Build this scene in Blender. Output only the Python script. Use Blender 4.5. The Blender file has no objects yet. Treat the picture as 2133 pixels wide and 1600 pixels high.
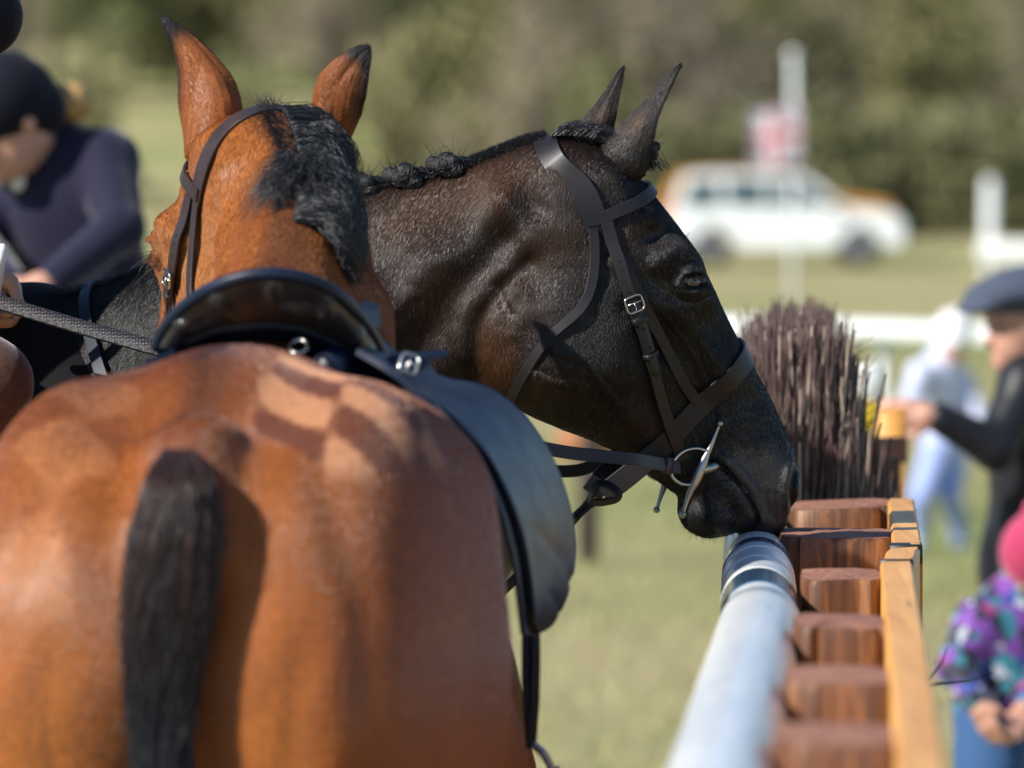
import bpy, math, random
import numpy as np
from mathutils import Vector, Matrix
rng = np.random.default_rng(11)
random.seed(11)
scene = bpy.context.scene
COL = scene.collection

# ---------------------------------------------------------------- camera, sky, sun, exposure
F_PX = 2133 * 200 / 36.0
CAMZ = 1.9
PITCH = math.atan((800 - 340) / F_PX)
cam_d = bpy.data.cameras.new('camera')
cam = bpy.data.objects.new('camera', cam_d)
COL.objects.link(cam)
cam.location = (0, 0, CAMZ)
cam.rotation_euler = (math.pi / 2 - PITCH, 0, 0)
cam_d.lens = 200
cam_d.sensor_width = 36
cam_d.clip_start = 0.1
cam_d.clip_end = 3000
cam_d.dof.use_dof = True
cam_d.dof.focus_distance = 8.36
cam_d.dof.aperture_fstop = 4.0
scene.camera = cam

SUN = Vector((-0.74, -0.45, 0.62)).normalized()      # towards the sun
world = bpy.data.worlds.new('World')
scene.world = world
world.use_nodes = True
wn = world.node_tree
wn.nodes.clear()
w_out = wn.nodes.new('ShaderNodeOutputWorld')
w_bg = wn.nodes.new('ShaderNodeBackground')
w_sky = wn.nodes.new('ShaderNodeTexSky')
w_sky.sky_type = 'NISHITA'
w_sky.sun_disc = False
w_sky.sun_elevation = math.asin(SUN.z)
w_sky.sun_rotation = math.atan2(SUN.x, SUN.y)
w_sky.dust_density = 0.0
w_sky.air_density = 1.0
w_sky.ozone_density = 4.0
w_sky.altitude = 100
w_bg.inputs['Strength'].default_value = 0.10
wn.links.new(w_sky.outputs[0], w_bg.inputs['Color'])
wn.links.new(w_bg.outputs[0], w_out.inputs['Surface'])
sun_d = bpy.data.lights.new('sun', 'SUN')
sun_d.energy = 5.0
sun_d.angle = math.radians(0.5)
sun_d.color = (1.0, 0.955, 0.88)
sun = bpy.data.objects.new('sun', sun_d)
COL.objects.link(sun)
sun.rotation_euler = SUN.to_track_quat('Z', 'Y').to_euler()
sun.location = (-20, -10, 20)
scene.view_settings.view_transform = 'Standard'
scene.view_settings.look = 'None'
scene.view_settings.gamma = 1
scene.view_settings.exposure = 0.52
scene.view_settings.use_curve_mapping = False
scene.render.engine = 'CYCLES'
scene.cycles.max_bounces = 6
scene.cycles.use_denoising = True

# ---------------------------------------------------------------- helpers
def Pn(u, v, d):
    """World point at distance d along +Y on the sight line that the measured photo position (u, v) gives."""
    u, v, d = np.broadcast_arrays(np.asarray(u, float), np.asarray(v, float), np.asarray(d, float))
    x = (u - 1066.5) / F_PX
    z = -(v - 800) / F_PX
    c, s = math.cos(PITCH), math.sin(PITCH)
    k = d / (c + z * s)
    return np.stack([x * k, d, CAMZ + (-s + z * c) * k], -1)

def P(u, v, d):
    return Vector(Pn(u, v, d))

ORIG = {}

def tag(o, label=None, cat=None, group=None, kind=None):
    if label: o['label'] = label
    if cat: o['category'] = cat
    if group: o['group'] = group
    if kind: o['kind'] = kind
    return o

def empty(name, loc, label=None, cat=None, group=None):
    o = bpy.data.objects.new(name, None)
    COL.objects.link(o)
    o.location = loc
    o.empty_display_size = 0.1
    ORIG[o.name] = np.array(loc, float)
    return tag(o, label, cat, group)

def new_mesh(name, verts, faces, smooth=True):
    me = bpy.data.meshes.new(name)
    verts = np.asarray(verts, np.float32).reshape(-1, 3)
    if isinstance(faces, np.ndarray):
        n, k = faces.shape
        me.vertices.add(len(verts))
        me.vertices.foreach_set('co', verts.ravel())
        me.loops.add(n * k)
        me.loops.foreach_set('vertex_index', faces.astype(np.int32).ravel())
        me.polygons.add(n)
        me.polygons.foreach_set('loop_start', np.arange(0, n * k, k, dtype=np.int32))
        me.update(calc_edges=True)
        me.validate()
    else:
        me.from_pydata(verts.tolist(), [], [list(map(int, f)) for f in faces])
        me.update()
    if smooth:
        me.polygons.foreach_set('use_smooth', np.ones(len(me.polygons), bool))
    return me

def add(name, verts, faces, mat, parent=None, origin=None, smooth=True, color=None, sharp=None):
    verts = np.asarray(verts, float).reshape(-1, 3)
    if parent is not None:
        o0 = ORIG[parent.name]
    elif origin is not None:
        o0 = np.array(origin, float)
    else:
        o0 = np.array([(verts[:, 0].min() + verts[:, 0].max()) / 2, (verts[:, 1].min() + verts[:, 1].max()) / 2, verts[:, 2].min()])
    me = new_mesh(name, verts - o0, faces, smooth)
    if color is not None:
        at = me.color_attributes.new('coat', 'FLOAT_COLOR', 'POINT')
        c4 = np.ones((len(verts), 4), np.float32)
        c4[:, :3] = color
        at.data.foreach_set('color', c4.ravel())
    if sharp: me.set_sharp_from_angle(angle=math.radians(sharp))
    if mat: me.materials.append(mat)
    o = bpy.data.objects.new(name, me)
    COL.objects.link(o)
    if parent is not None:
        o.parent = parent
    else:
        o.location = o0
    ORIG[o.name] = o0
    return o

class MB:
    """Collects shapes into one mesh."""
    def __init__(s): s.v = []; s.f = []; s.n = 0
    def put(s, verts, faces):
        verts = np.asarray(verts, float).reshape(-1, 3)
        s.v.append(verts)
        s.f += [[int(i) + s.n for i in f] for f in faces]
        s.n += len(verts)
        return s
    def build(s, name, mat, parent=None, origin=None, smooth=True, sharp=None):
        return add(name, np.concatenate(s.v), s.f, mat, parent, origin, smooth, sharp=sharp)

def box(c, size, rz=0.0, bev=0.0, ax=None):
    """Chamfered box: verts, faces. ax: optional 3x3 axes."""
    hx, hy, hz = [a / 2 for a in size]
    b = min(bev, hx * .45, hy * .45, hz * .45)
    if b <= 0:
        v = [(x, y, z) for x in (-hx, hx) for y in (-hy, hy) for z in (-hz, hz)]
        f = [(0, 1, 3, 2), (4, 6, 7, 5), (0, 4, 5, 1), (2, 3, 7, 6), (0, 2, 6, 4), (1, 5, 7, 3)]
    else:
        v = []; f = []
        def ring(z, i):
            x, y = hx - i, hy - i
            return [(-x + b, -y, z), (x - b, -y, z), (x, -y + b, z), (x, y - b, z), (x - b, y, z), (-x + b, y, z), (-x, y - b, z), (-x, -y + b, z)]
        v = ring(-hz, b * .7) + ring(-hz + b, 0) + ring(hz - b, 0) + ring(hz, b * .7)
        for r in range(3):
            for i in range(8):
                j = (i + 1) % 8
                f.append((r * 8 + i, r * 8 + j, r * 8 + 8 + j, r * 8 + 8 + i))
        f.append(tuple(range(7, -1, -1))); f.append(tuple(range(24, 32)))
    v = np.array(v, float)
    if ax is not None:
        v = v @ np.array(ax, float)
    elif rz:
        c_, s_ = math.cos(rz), math.sin(rz)
        v = np.stack([v[:, 0] * c_ - v[:, 1] * s_, v[:, 0] * s_ + v[:, 1] * c_, v[:, 2]], -1)
    return v + np.array(c, float), f

def frames(pts, closed=False):
    pts = np.asarray(pts, float)
    if closed:
        t = np.roll(pts, -1, 0) - np.roll(pts, 1, 0)
    else:
        t = np.gradient(pts, axis=0)
    t /= np.linalg.norm(t, axis=1, keepdims=True) + 1e-12
    n = np.zeros_like(t)
    a = np.array([0, 0, 1.0]) if abs(t[0, 2]) < .9 else np.array([1.0, 0, 0])
    for i in range(len(t)):
        a = a - t[i] * (a @ t[i])
        a /= np.linalg.norm(a) + 1e-12
        n[i] = a
    return t, n, np.cross(t, n)

def tube(pts, r, k=10, closed=False, caps=True):
    pts = np.asarray([tuple(p) for p in pts], float)
    r = np.broadcast_to(np.asarray(r, float), (len(pts),))
    t, n, b = frames(pts, closed)
    an = np.arange(k) * 2 * math.pi / k
    v = pts[:, None] + r[:, None, None] * (np.cos(an)[None, :, None] * n[:, None] + np.sin(an)[None, :, None] * b[:, None])
    m = len(pts)
    f = []
    for i in range(m if closed else m - 1):
        i2 = (i + 1) % m
        for j in range(k):
            j2 = (j + 1) % k
            f.append((i * k + j, i * k + j2, i2 * k + j2, i2 * k + j))
    if caps and not closed:
        f.append(tuple(range(k - 1, -1, -1)))
        f.append(tuple((m - 1) * k + j for j in range(k)))
    return v.reshape(-1, 3), f

def ball(c, r, nu=16, nv=10):
    c = np.array(tuple(c), float)
    r = np.broadcast_to(np.asarray(r, float), (3,))
    v = [c + r * (0, 0, 1)]
    for i in range(1, nv):
        th = math.pi * i / nv
        for j in range(nu):
            ph = 2 * math.pi * j / nu
            v.append(c + r * np.array([math.sin(th) * math.cos(ph), math.sin(th) * math.sin(ph), math.cos(th)]))
    v.append(c - r * (0, 0, 1))
    f = [(0, 1 + j, 1 + (j + 1) % nu) for j in range(nu)]
    for i in range(nv - 2):
        for j in range(nu):
            a = 1 + i * nu
            f.append((a + j, a + nu + j, a + nu + (j + 1) % nu, a + (j + 1) % nu))
    l = len(v) - 1
    a = 1 + (nv - 2) * nu
    f += [(a + j, l, a + (j + 1) % nu) for j in range(nu)]
    return np.array(v), f

def spline(pts, n):
    """Catmull-Rom through pts, n samples evenly spaced."""
    p = np.asarray([tuple(q) for q in pts], float)
    if len(p) < 3:
        s = np.linspace(0, 1, n)[:, None]
        return p[0] * (1 - s) + p[-1] * s
    q = np.vstack([2 * p[0] - p[1], p, 2 * p[-1] - p[-2]])
    out = []
    for i in range(len(p) - 1):
        t = np.linspace(0, 1, 24, endpoint=False)[:, None]
        a, b, c, d = q[i], q[i + 1], q[i + 2], q[i + 3]
        out.append(.5 * (2 * b + (c - a) * t + (2 * a - 5 * b + 4 * c - d) * t ** 2 + (3 * b - a - 3 * c + d) * t ** 3))
    out = np.vstack(out + [p[-1:]])
    return resample(out, n)

def resample(p, n):
    s = np.concatenate([[0], np.cumsum(np.linalg.norm(np.diff(p, axis=0), axis=1))])
    x = np.linspace(0, s[-1], n)
    return np.stack([np.interp(x, s, p[:, i]) for i in range(p.shape[1])], -1)

def ribbon(pts, nor, width, thick, closed=False):
    """Leather strap: rounded rectangle swept along pts; nor points away from what it lies on."""
    pts = np.asarray(pts, float); nor = np.asarray(nor, float)
    if closed:
        t = np.roll(pts, -1, 0) - np.roll(pts, 1, 0)
    else:
        t = np.gradient(pts, axis=0)
    t /= np.linalg.norm(t, axis=1, keepdims=True) + 1e-12
    nor = nor - t * (nor * t).sum(1, keepdims=True)
    nor /= np.linalg.norm(nor, axis=1, keepdims=True) + 1e-12
    b = np.cross(t, nor)
    w = np.broadcast_to(np.asarray(width, float), (len(pts),))[:, None, None] / 2
    h = thick / 2
    e = min(h * .6, .0009)
    prof = [(-1, -1, 0, e), (-1, 1, 0, -e), (-1, 1, e, 0), (1, 1, -e, 0), (1, 1, 0, -e), (1, -1, 0, e), (1, -1, -e, 0), (-1, -1, e, 0)]
    rows = []
    for (sx, sy, ex, ey) in prof:
        rows.append(pts[:, None] + b[:, None] * (sx * w + ex) + nor[:, None] * (sy * h + ey))
    v = np.concatenate(rows, 1)
    m, k = v.shape[:2]
    f = []
    for i in range(m if closed else m - 1):
        i2 = (i + 1) % m
        for j in range(k):
            j2 = (j + 1) % k
            f.append((i * k + j, i * k + j2, i2 * k + j2, i2 * k + j))
    if not closed:
        f.append(tuple(range(k - 1, -1, -1)))
        f.append(tuple((m - 1) * k + j for j in range(k)))
    return v.reshape(-1, 3), f

def grid_mesh(G, thick=0.0):
    """G: (m, n, 3) grid of points -> verts, faces; thick closes it as a slab along its normals."""
    G = np.asarray(G, float)
    m, n = G.shape[:2]
    idx = np.arange(m * n).reshape(m, n)
    q = np.stack([idx[:-1, :-1], idx[1:, :-1], idx[1:, 1:], idx[:-1, 1:]], -1).reshape(-1, 4)
    if not thick:
        return G.reshape(-1, 3), q.tolist()
    du = np.gradient(G, axis=0); dv = np.gradient(G, axis=1)
    nn = np.cross(du, dv)
    nn /= np.linalg.norm(nn, axis=2, keepdims=True) + 1e-12
    v = np.concatenate([(G + nn * thick / 2).reshape(-1, 3), (G - nn * thick / 2).reshape(-1, 3)])
    N = m * n
    f = q.tolist() + (q[:, ::-1] + N).tolist()
    rim = list(idx[:-1, 0]) + list(idx[-1, :-1]) + list(idx[:0:-1, -1]) + list(idx[0, :0:-1])
    for i in range(len(rim)):
        a, b = rim[i], rim[(i + 1) % len(rim)]
        f.append((b, a, a + N, b + N))
    return v, f

# ---------------------------------------------------------------- implicit surfaces
def surface_nets(vol, origin, step):
    s = vol < 0
    sh = tuple(a - 1 for a in vol.shape)
    cnt = np.zeros(sh, np.int8)
    C8 = [(i, j, k) for i in (0, 1) for j in (0, 1) for k in (0, 1)]
    for (i, j, k) in C8:
        cnt += s[i:i + sh[0], j:j + sh[1], k:k + sh[2]]
    act = (cnt > 0) & (cnt < 8)
    ai = np.argwhere(act)
    idx = np.full(sh, -1, np.int64)
    idx[act] = np.arange(len(ai))
    acc = np.zeros((len(ai), 3)); num = np.zeros(len(ai))
    for c0 in C8:
        for ax in range(3):
            if c0[ax]: continue
            c1 = list(c0); c1[ax] = 1
            a = vol[ai[:, 0] + c0[0], ai[:, 1] + c0[1], ai[:, 2] + c0[2]]
            b = vol[ai[:, 0] + c1[0], ai[:, 1] + c1[1], ai[:, 2] + c1[2]]
            m = (a < 0) != (b < 0)
            t = a[m] / (a[m] - b[m])
            p = np.repeat(np.array([c0], float), m.sum(), 0)
            p[:, ax] = t
            acc[m] += p; num[m] += 1
    verts = (ai + acc / num[:, None]) * step + origin
    F = []
    n0, n1, n2 = vol.shape
    e = s[:-1, 1:-1, 1:-1] != s[1:, 1:-1, 1:-1]
    i, j, k = np.nonzero(e)
    q = np.stack([idx[i, j, k], idx[i, j + 1, k], idx[i, j + 1, k + 1], idx[i, j, k + 1]], -1)
    fl = s[i, j + 1, k + 1]; q[~fl] = q[~fl][:, ::-1]; F.append(q)
    e = s[1:-1, :-1, 1:-1] != s[1:-1, 1:, 1:-1]
    i, j, k = np.nonzero(e)
    q = np.stack([idx[i, j, k], idx[i, j, k + 1], idx[i + 1, j, k + 1], idx[i + 1, j, k]], -1)
    fl = s[i + 1, j, k + 1]; q[~fl] = q[~fl][:, ::-1]; F.append(q)
    e = s[1:-1, 1:-1, :-1] != s[1:-1, 1:-1, 1:]
    i, j, k = np.nonzero(e)
    q = np.stack([idx[i, j, k], idx[i + 1, j, k], idx[i + 1, j + 1, k], idx[i, j + 1, k]], -1)
    fl = s[i + 1, j + 1, k]; q[~fl] = q[~fl][:, ::-1]; F.append(q)
    return verts, np.concatenate(F)

def subdivide(v, q):
    """Linear subdivision of quads."""
    ed = np.sort(np.stack([q, np.roll(q, -1, 1)], -1).reshape(-1, 2), 1)
    key = ed[:, 0].astype(np.int64) * (len(v) + 1) + ed[:, 1]
    uk, inv = np.unique(key, return_inverse=True)
    a, b = uk // (len(v) + 1), uk % (len(v) + 1)
    em = (v[a] + v[b]) / 2
    fm = v[q].mean(1)
    ei = inv.reshape(-1, 4) + len(v)
    fi = np.arange(len(q)) + len(v) + len(em)
    out = [np.stack([q[:, i], ei[:, i], fi, ei[:, i - 1]], -1) for i in range(4)]
    return np.concatenate([v, em, fm]), np.concatenate(out)

def cap(a, b, ra, rb=None, k=None):
    return ('cap', np.array(tuple(a), float), np.array(tuple(b), float), float(ra), float(ra if rb is None else rb), k)

def ell(c, r, R=None, k=None):
    return ('ell', np.array(tuple(c), float), np.array(tuple(r), float), None if R is None else np.array(R, float), None, k)

def sdf_volume(prims, step, k=.03, pad=.03):
    lo = np.full(3, 1e9); hi = -lo
    bb = []
    for p in prims:
        if p[0] == 'cap':
            r = max(p[3], p[4])
            l = np.minimum(p[1], p[2]) - r; h = np.maximum(p[1], p[2]) + r
        else:
            r = p[2] if p[3] is None else np.full(3, p[2].max())
            l = p[1] - r; h = p[1] + r
        bb.append((l, h)); lo = np.minimum(lo, l); hi = np.maximum(hi, h)
    lo -= pad; hi += pad
    n = np.ceil((hi - lo) / step).astype(int) + 1
    vol = np.full(n, 1.0, np.float32)
    ax = [lo[i] + np.arange(n[i]) * step for i in range(3)]
    for p, (l, h) in zip(prims, bb):
        kk = k if p[5] is None else p[5]
        mg = kk * 2 + step * 4
        a = np.clip(np.floor((l - mg - lo) / step).astype(int), 0, n - 1)
        b = np.clip(np.ceil((h + mg - lo) / step).astype(int) + 1, 1, n)
        X = np.stack(np.meshgrid(ax[0][a[0]:b[0]], ax[1][a[1]:b[1]], ax[2][a[2]:b[2]], indexing='ij'), -1)
        if p[0] == 'cap':
            pa = X - p[1]; ba = p[2] - p[1]
            t = np.clip((pa @ ba) / max(ba @ ba, 1e-12), 0, 1)
            d = np.linalg.norm(pa - t[..., None] * ba, axis=-1) - (p[3] + (p[4] - p[3]) * t)
        else:
            q = X - p[1]
            if p[3] is not None: q = q @ p[3].T
            k0 = np.linalg.norm(q / p[2], axis=-1); k1 = np.linalg.norm(q / p[2] ** 2, axis=-1) + 1e-9
            d = k0 * (k0 - 1) / k1
        w = vol[a[0]:b[0], a[1]:b[1], a[2]:b[2]]
        hh = np.maximum(kk - np.abs(w - d), 0) / max(kk, 1e-6)
        vol[a[0]:b[0], a[1]:b[1], a[2]:b[2]] = np.minimum(w, d) - hh * hh * kk / 4
    return vol, lo

def sdf_mesh(prims, step, k=.03, pad=.03):
    vol, lo = sdf_volume(prims, step, k, pad)
    return surface_nets(vol, lo, step)

# ---------------------------------------------------------------- curves (hair)
def hair(name, strands, radius, mat, parent, color=None, kind=None):
    strands = np.asarray(strands, np.float32)
    N, K = strands.shape[:2]
    o0 = ORIG[parent.name]
    hc = bpy.data.hair_curves.new(name)
    hc.add_curves([K] * N)
    hc.position_data.foreach_set('vector', (strands - o0.astype(np.float32)).ravel())
    at = hc.attributes.get('radius') or hc.attributes.new('radius', 'FLOAT', 'POINT')
    r = np.broadcast_to(np.asarray(radius, np.float32), (N, K))
    at.data.foreach_set('value', np.ascontiguousarray(r).ravel())
    if color is not None:
        ca = hc.attributes.new('coat', 'FLOAT_COLOR', 'CURVE')
        c4 = np.ones((N, 4), np.float32); c4[:, :3] = color
        ca.data.foreach_set('color', c4.ravel())
    hc.materials.append(mat)
    o = bpy.data.objects.new(name, hc)
    COL.objects.link(o)
    o.parent = parent
    ORIG[o.name] = o0
    if kind: o['kind'] = kind
    return o

# ---------------------------------------------------------------- materials
class NT:
    def __init__(s, name):
        s.m = bpy.data.materials.new(name); s.m.use_nodes = True
        s.t = s.m.node_tree; s.t.nodes.clear()
        s.out = s.n('ShaderNodeOutputMaterial'); s.b = s.n('ShaderNodeBsdfPrincipled')
        s.l(s.b.outputs[0], s.out.inputs['Surface'])
    def n(s, ty, **kw):
        nd = s.t.nodes.new(ty)
        for k_, v_ in kw.items(): setattr(nd, k_, v_)
        return nd
    def l(s, a, b): s.t.links.new(a, b)
    def set(s, **kw):
        for k_, v_ in kw.items():
            s.b.inputs[k_.replace('_', ' ')].default_value = v_
        return s
    def coords(s, scale=(1, 1, 1), rot=(0, 0, 0), kind='Object'):
        tc = s.n('ShaderNodeTexCoord'); mp = s.n('ShaderNodeMapping')
        mp.inputs['Scale'].default_value = scale; mp.inputs['Rotation'].default_value = rot
        s.l(tc.outputs[kind], mp.inputs['Vector'])
        return mp.outputs[0]
    def noise(s, vec, scale, detail=4, rough=.55, dist=0.0):
        nd = s.n('ShaderNodeTexNoise'); nd.inputs['Scale'].default_value = scale
        nd.inputs['Detail'].default_value = detail; nd.inputs['Roughness'].default_value = rough
        nd.inputs['Distortion'].default_value = dist
        s.l(vec, nd.inputs['Vector'])
        return nd.outputs['Fac']
    def ramp(s, fac, stops):
        r = s.n('ShaderNodeValToRGB')
        el = r.color_ramp.elements
        while len(el) < len(stops): el.new(.5)
        for e_, (p_, c_) in zip(el, stops):
            e_.position = p_; e_.color = (*c_, 1) if len(c_) == 3 else c_
        s.l(fac, r.inputs[0])
        return r.outputs[0]
    def mix(s, fac, a, b, mode='MIX'):
        m = s.n('ShaderNodeMix', data_type='RGBA', blend_type=mode)
        for inp, val in ((m.inputs['Factor'], fac), (m.inputs['A'], a), (m.inputs['B'], b)):
            if hasattr(val, 'links') or hasattr(val, 'is_linked'): s.l(val, inp)
            elif isinstance(val, (int, float)): inp.default_value = val
            else: inp.default_value = (*val, 1) if len(val) == 3 else val
        return m.outputs['Result']
    def math(s, op, a, b=0.0, clamp=False):
        m = s.n('ShaderNodeMath', operation=op, use_clamp=clamp)
        for inp, val in zip(m.inputs, (a, b)):
            if isinstance(val, (int, float)): inp.default_value = val
            else: s.l(val, inp)
        return m.outputs[0]
    def bump(s, h, strength=.3, dist=.01):
        b = s.n('ShaderNodeBump'); b.inputs['Strength'].default_value = strength; b.inputs['Distance'].default_value = dist
        s.l(h, b.inputs['Height']); s.l(b.outputs[0], s.b.inputs['Normal'])
    def color(s, c):
        if isinstance(c, tuple): s.b.inputs['Base Color'].default_value = (*c, 1)
        else: s.l(c, s.b.inputs['Base Color'])
        return s

def plain(name, c, rough=.5, metal=0.0, var=.25, scale=8.0, bump=.15, bdist=.003, spec=.5, coat=0.0, sheen=0.0):
    """Base colour with noise variation and fine relief."""
    t = NT(name)
    vec = t.coords()
    n1 = t.noise(vec, scale, 5)
    lo = tuple(x * (1 - var) for x in c); hi = tuple(min(1, x * (1 + var)) for x in c)
    t.color(t.ramp(n1, [(.3, lo), (.7, hi)]))
    n2 = t.noise(vec, scale * 9, 4)
    rr = t.n('ShaderNodeMapRange'); rr.inputs['To Min'].default_value = max(.02, rough - .1); rr.inputs['To Max'].default_value = min(1, rough + .12)
    t.l(n2, rr.inputs['Value']); t.l(rr.outputs[0], t.b.inputs['Roughness'])
    t.set(Metallic=metal, Specular_IOR_Level=spec)
    if coat: t.set(Coat_Weight=coat, Coat_Roughness=.15)
    if sheen: t.set(Sheen_Weight=sheen, Sheen_Roughness=.4)
    if bump: t.bump(n2, bump, bdist)
    return t.m

def smoothstep(a, b, x):
    t = np.clip((x - a) / (b - a), 0, 1)
    return t * t * (3 - 2 * t)
# ---------------------------------------------------------------- materials used on the horses and tack
def coat_material(name, rough, hairscale, bump, spec=.5, sheen=0.0, gain=1.0):
    t = NT(name)
    at = t.n('ShaderNodeAttribute', attribute_name='coat')
    vec = t.coords()
    big = t.noise(vec, 14, 5)
    fine = t.noise(t.coords((hairscale, hairscale, hairscale * .28)), 1.0, 3, .6, .6)
    c = t.mix(1.0, at.outputs['Color'], t.ramp(big, [(.25, (.82, .82, .84)), (.75, (1.16, 1.15, 1.14))]), 'MULTIPLY')
    c = t.mix(1.0, c, t.ramp(fine, [(.25, (.62 * gain, .62 * gain, .64 * gain)), (.75, (1.35 * gain, 1.33 * gain, 1.3 * gain))]), 'MULTIPLY')
    t.color(c)
    rr = t.n('ShaderNodeMapRange'); rr.inputs['To Min'].default_value = rough - .12; rr.inputs['To Max'].default_value = rough + .15
    t.l(fine, rr.inputs['Value']); t.l(rr.outputs[0], t.b.inputs['Roughness'])
    t.set(Specular_IOR_Level=spec)
    if sheen: t.set(Sheen_Weight=sheen, Sheen_Roughness=.35)
    t.bump(fine, bump, .0025)
    return t.m

def hair_material(name, rough=.3, attr=False, c=(.01, .01, .011), spec=.5):
    t = NT(name)
    if attr:
        at = t.n('ShaderNodeAttribute', attribute_name='coat'); t.l(at.outputs['Color'], t.b.inputs['Base Color'])
    else:
        t.color(c)
    t.set(Roughness=rough, Specular_IOR_Level=spec)
    return t.m

M_DARK = coat_material('dark_coat', .42, 520, .55, .55)
M_DARKHAIR = hair_material('dark_coat_hair', .34, True, spec=.34)
M_MANE = hair_material('black_mane_hair', .36, c=(.010, .010, .012), spec=.55)
M_TAIL = hair_material('black_tail_hair', .40, c=(.014, .014, .017), spec=.5)
M_BLACKCORE = plain('black_hair_mass', (.006, .006, .007), .6, bump=.6, scale=60)
M_EYE = NT('eye').color((.012, .006, .004)).set(Roughness=.04, Specular_IOR_Level=.8, Coat_Weight=1.0, Coat_Roughness=.02).m
M_SKIN = plain('black_skin', (.010, .009, .010), .5, bump=.6, scale=50)

def leather(name, c, rough=.38, spec=.5, coat=.15):
    t = NT(name)
    vec = t.coords()
    n1 = t.noise(vec, 22, 5); n2 = t.noise(vec, 420, 3)
    n3 = t.noise(t.coords((60, 60, 60)), 1.0, 6, .7)
    base = t.ramp(n1, [(.3, tuple(x * .75 for x in c)), (.7, tuple(x * 1.25 for x in c))])
    worn = t.ramp(n3, [(.60, (0, 0, 0)), (.74, (1, 1, 1))])
    wornf = t.math('MULTIPLY', worn, .10)
    t.color(t.mix(wornf, base, tuple(min(1, x * 2.6 + .02) for x in c)))
    rr = t.n('ShaderNodeMapRange'); rr.inputs['To Min'].default_value = rough - .1; rr.inputs['To Max'].default_value = rough + .15
    t.l(n1, rr.inputs['Value']); t.l(rr.outputs[0], t.b.inputs['Roughness'])
    t.set(Specular_IOR_Level=spec, Coat_Weight=coat, Coat_Roughness=.25)
    t.bump(n2, .18, .0012)
    return t.m

M_LEATHER = leather('brown_black_leather', (.011, .009, .011), .50, .42, .04)
M_LEATHER2 = leather('brown_leather', (.028, .018, .019), .40, .45, .08)
M_SADDLE = leather('saddle_leather_sky_tint', (.006, .012, .029), .40, .30, .0)  # black leather; the blue of reflected sky is put into its base colour
M_CANTLE = leather('cantle_leather', (.020, .018, .019), .36, .5, .1)
M_STEEL = NT('steel').color((.55, .54, .52)).set(Metallic=1.0, Roughness=.26).m
M_STEELD = NT('worn_steel').color((.40, .39, .37)).set(Metallic=1.0, Roughness=.36).m
M_RUBBER = None
def rubber():
    t = NT('rubber_grip')
    vor = t.n('ShaderNodeTexVoronoi'); vor.inputs['Scale'].default_value = 210
    vor.inputs['Randomness'].default_value = .15
    t.l(t.coords(), vor.inputs['Vector'])
    t.color(t.ramp(vor.outputs['Distance'], [(.15, (.018, .014, .019)), (.6, (.008, .0065, .009))]))
    t.set(Roughness=.55)
    inv = t.math('SUBTRACT', 1.0, vor.outputs['Distance'])
    t.bump(inv, .8, .002)
    return t.m
M_RUBBER = rubber()

# ---------------------------------------------------------------- horse head and neck: half-thickness over the sagittal plane
# (u, v) are measured along the plane of symmetry, 1394 units to the metre; y is sideways, negative = the horse's right side
SU = 1394.0
OUT = np.array([(-150, 690), (-60, 660), (0, 645), (60, 630), (170, 606), (300, 560), (450, 500), (600, 440), (750, 395), (850, 377), (960, 350), (1050, 316), (1110, 294),
 (1170, 284), (1215, 292), (1262, 314), (1302, 348), (1340, 390), (1380, 440), (1418, 493), (1442, 535), (1456, 568), (1482, 615), (1520, 686), (1552, 745),
 (1588, 806), (1617, 865), (1640, 920), (1654, 972), (1659, 1012), (1650, 1045), (1634, 1068), (1630, 1092), (1612, 1113), (1582, 1122), (1550, 1119),
 (1533, 1109), (1505, 1117), (1465, 1119), (1432, 1100), (1417, 1070), (1415, 1035), (1396, 1020), (1365, 996), (1330, 966), (1290, 944), (1230, 916),
 (1180, 897), (1120, 872), (1075, 852), (1020, 852), (950, 880), (870, 935), (780, 1010), (650, 1130), (500, 1270), (300, 1440), (100, 1500), (-150, 1520)], float)
OUTS = spline(np.vstack([OUT, OUT[:1]]), 900)[:-1]
HC = np.array([(1180, 330, .080), (1110, 330, .070), (1240, 420, .094), (1330, 480, .098), (1395, 570, .104), (1300, 600, .104), (1210, 760, .092), (1130, 720, .090), (1280, 870, .062), (1200, 880, .06),
 (1480, 730, .073), (1390, 740, .080), (1420, 860, .058), (1500, 860, .060), (1590, 900, .058), (1605, 990, .066), (1560, 1040, .064), (1470, 1080, .050), (1400, 960, .046), (1330, 920, .05),
 (1060, 720, .088), (1080, 440, .086), (1100, 560, .088), (960, 420, .074), (950, 560, .098), (920, 740, .09), (800, 480, .085), (800, 680, .125), (600, 550, .10), (600, 800, .145),
 (300, 700, .12), (300, 1000, .18), (0, 720, .11), (0, 1000, .20), (1000, 800, .07), (780, 900, .10)], float)
RC = np.array([(1180, 330, 90), (900, 450, 200), (600, 600, 280), (0, 900, 400), (1330, 430, 85), (1450, 600, 62), (1560, 800, 58), (1640, 980, 52), (1580, 1090, 40), (1460, 1080, 55),
 (1390, 990, 60), (1290, 930, 75), (1100, 850, 90), (1250, 700, 170), (800, 950, 200), (1000, 830, 120)], float)
UG0, UG1, VG0, VG1, GS = -200, 1720, 220, 1560, 2.0
gu = np.arange(UG0, UG1, GS); gv = np.arange(VG0, VG1, GS)
GU, GV = np.meshgrid(gu, gv, indexing='ij')

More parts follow.
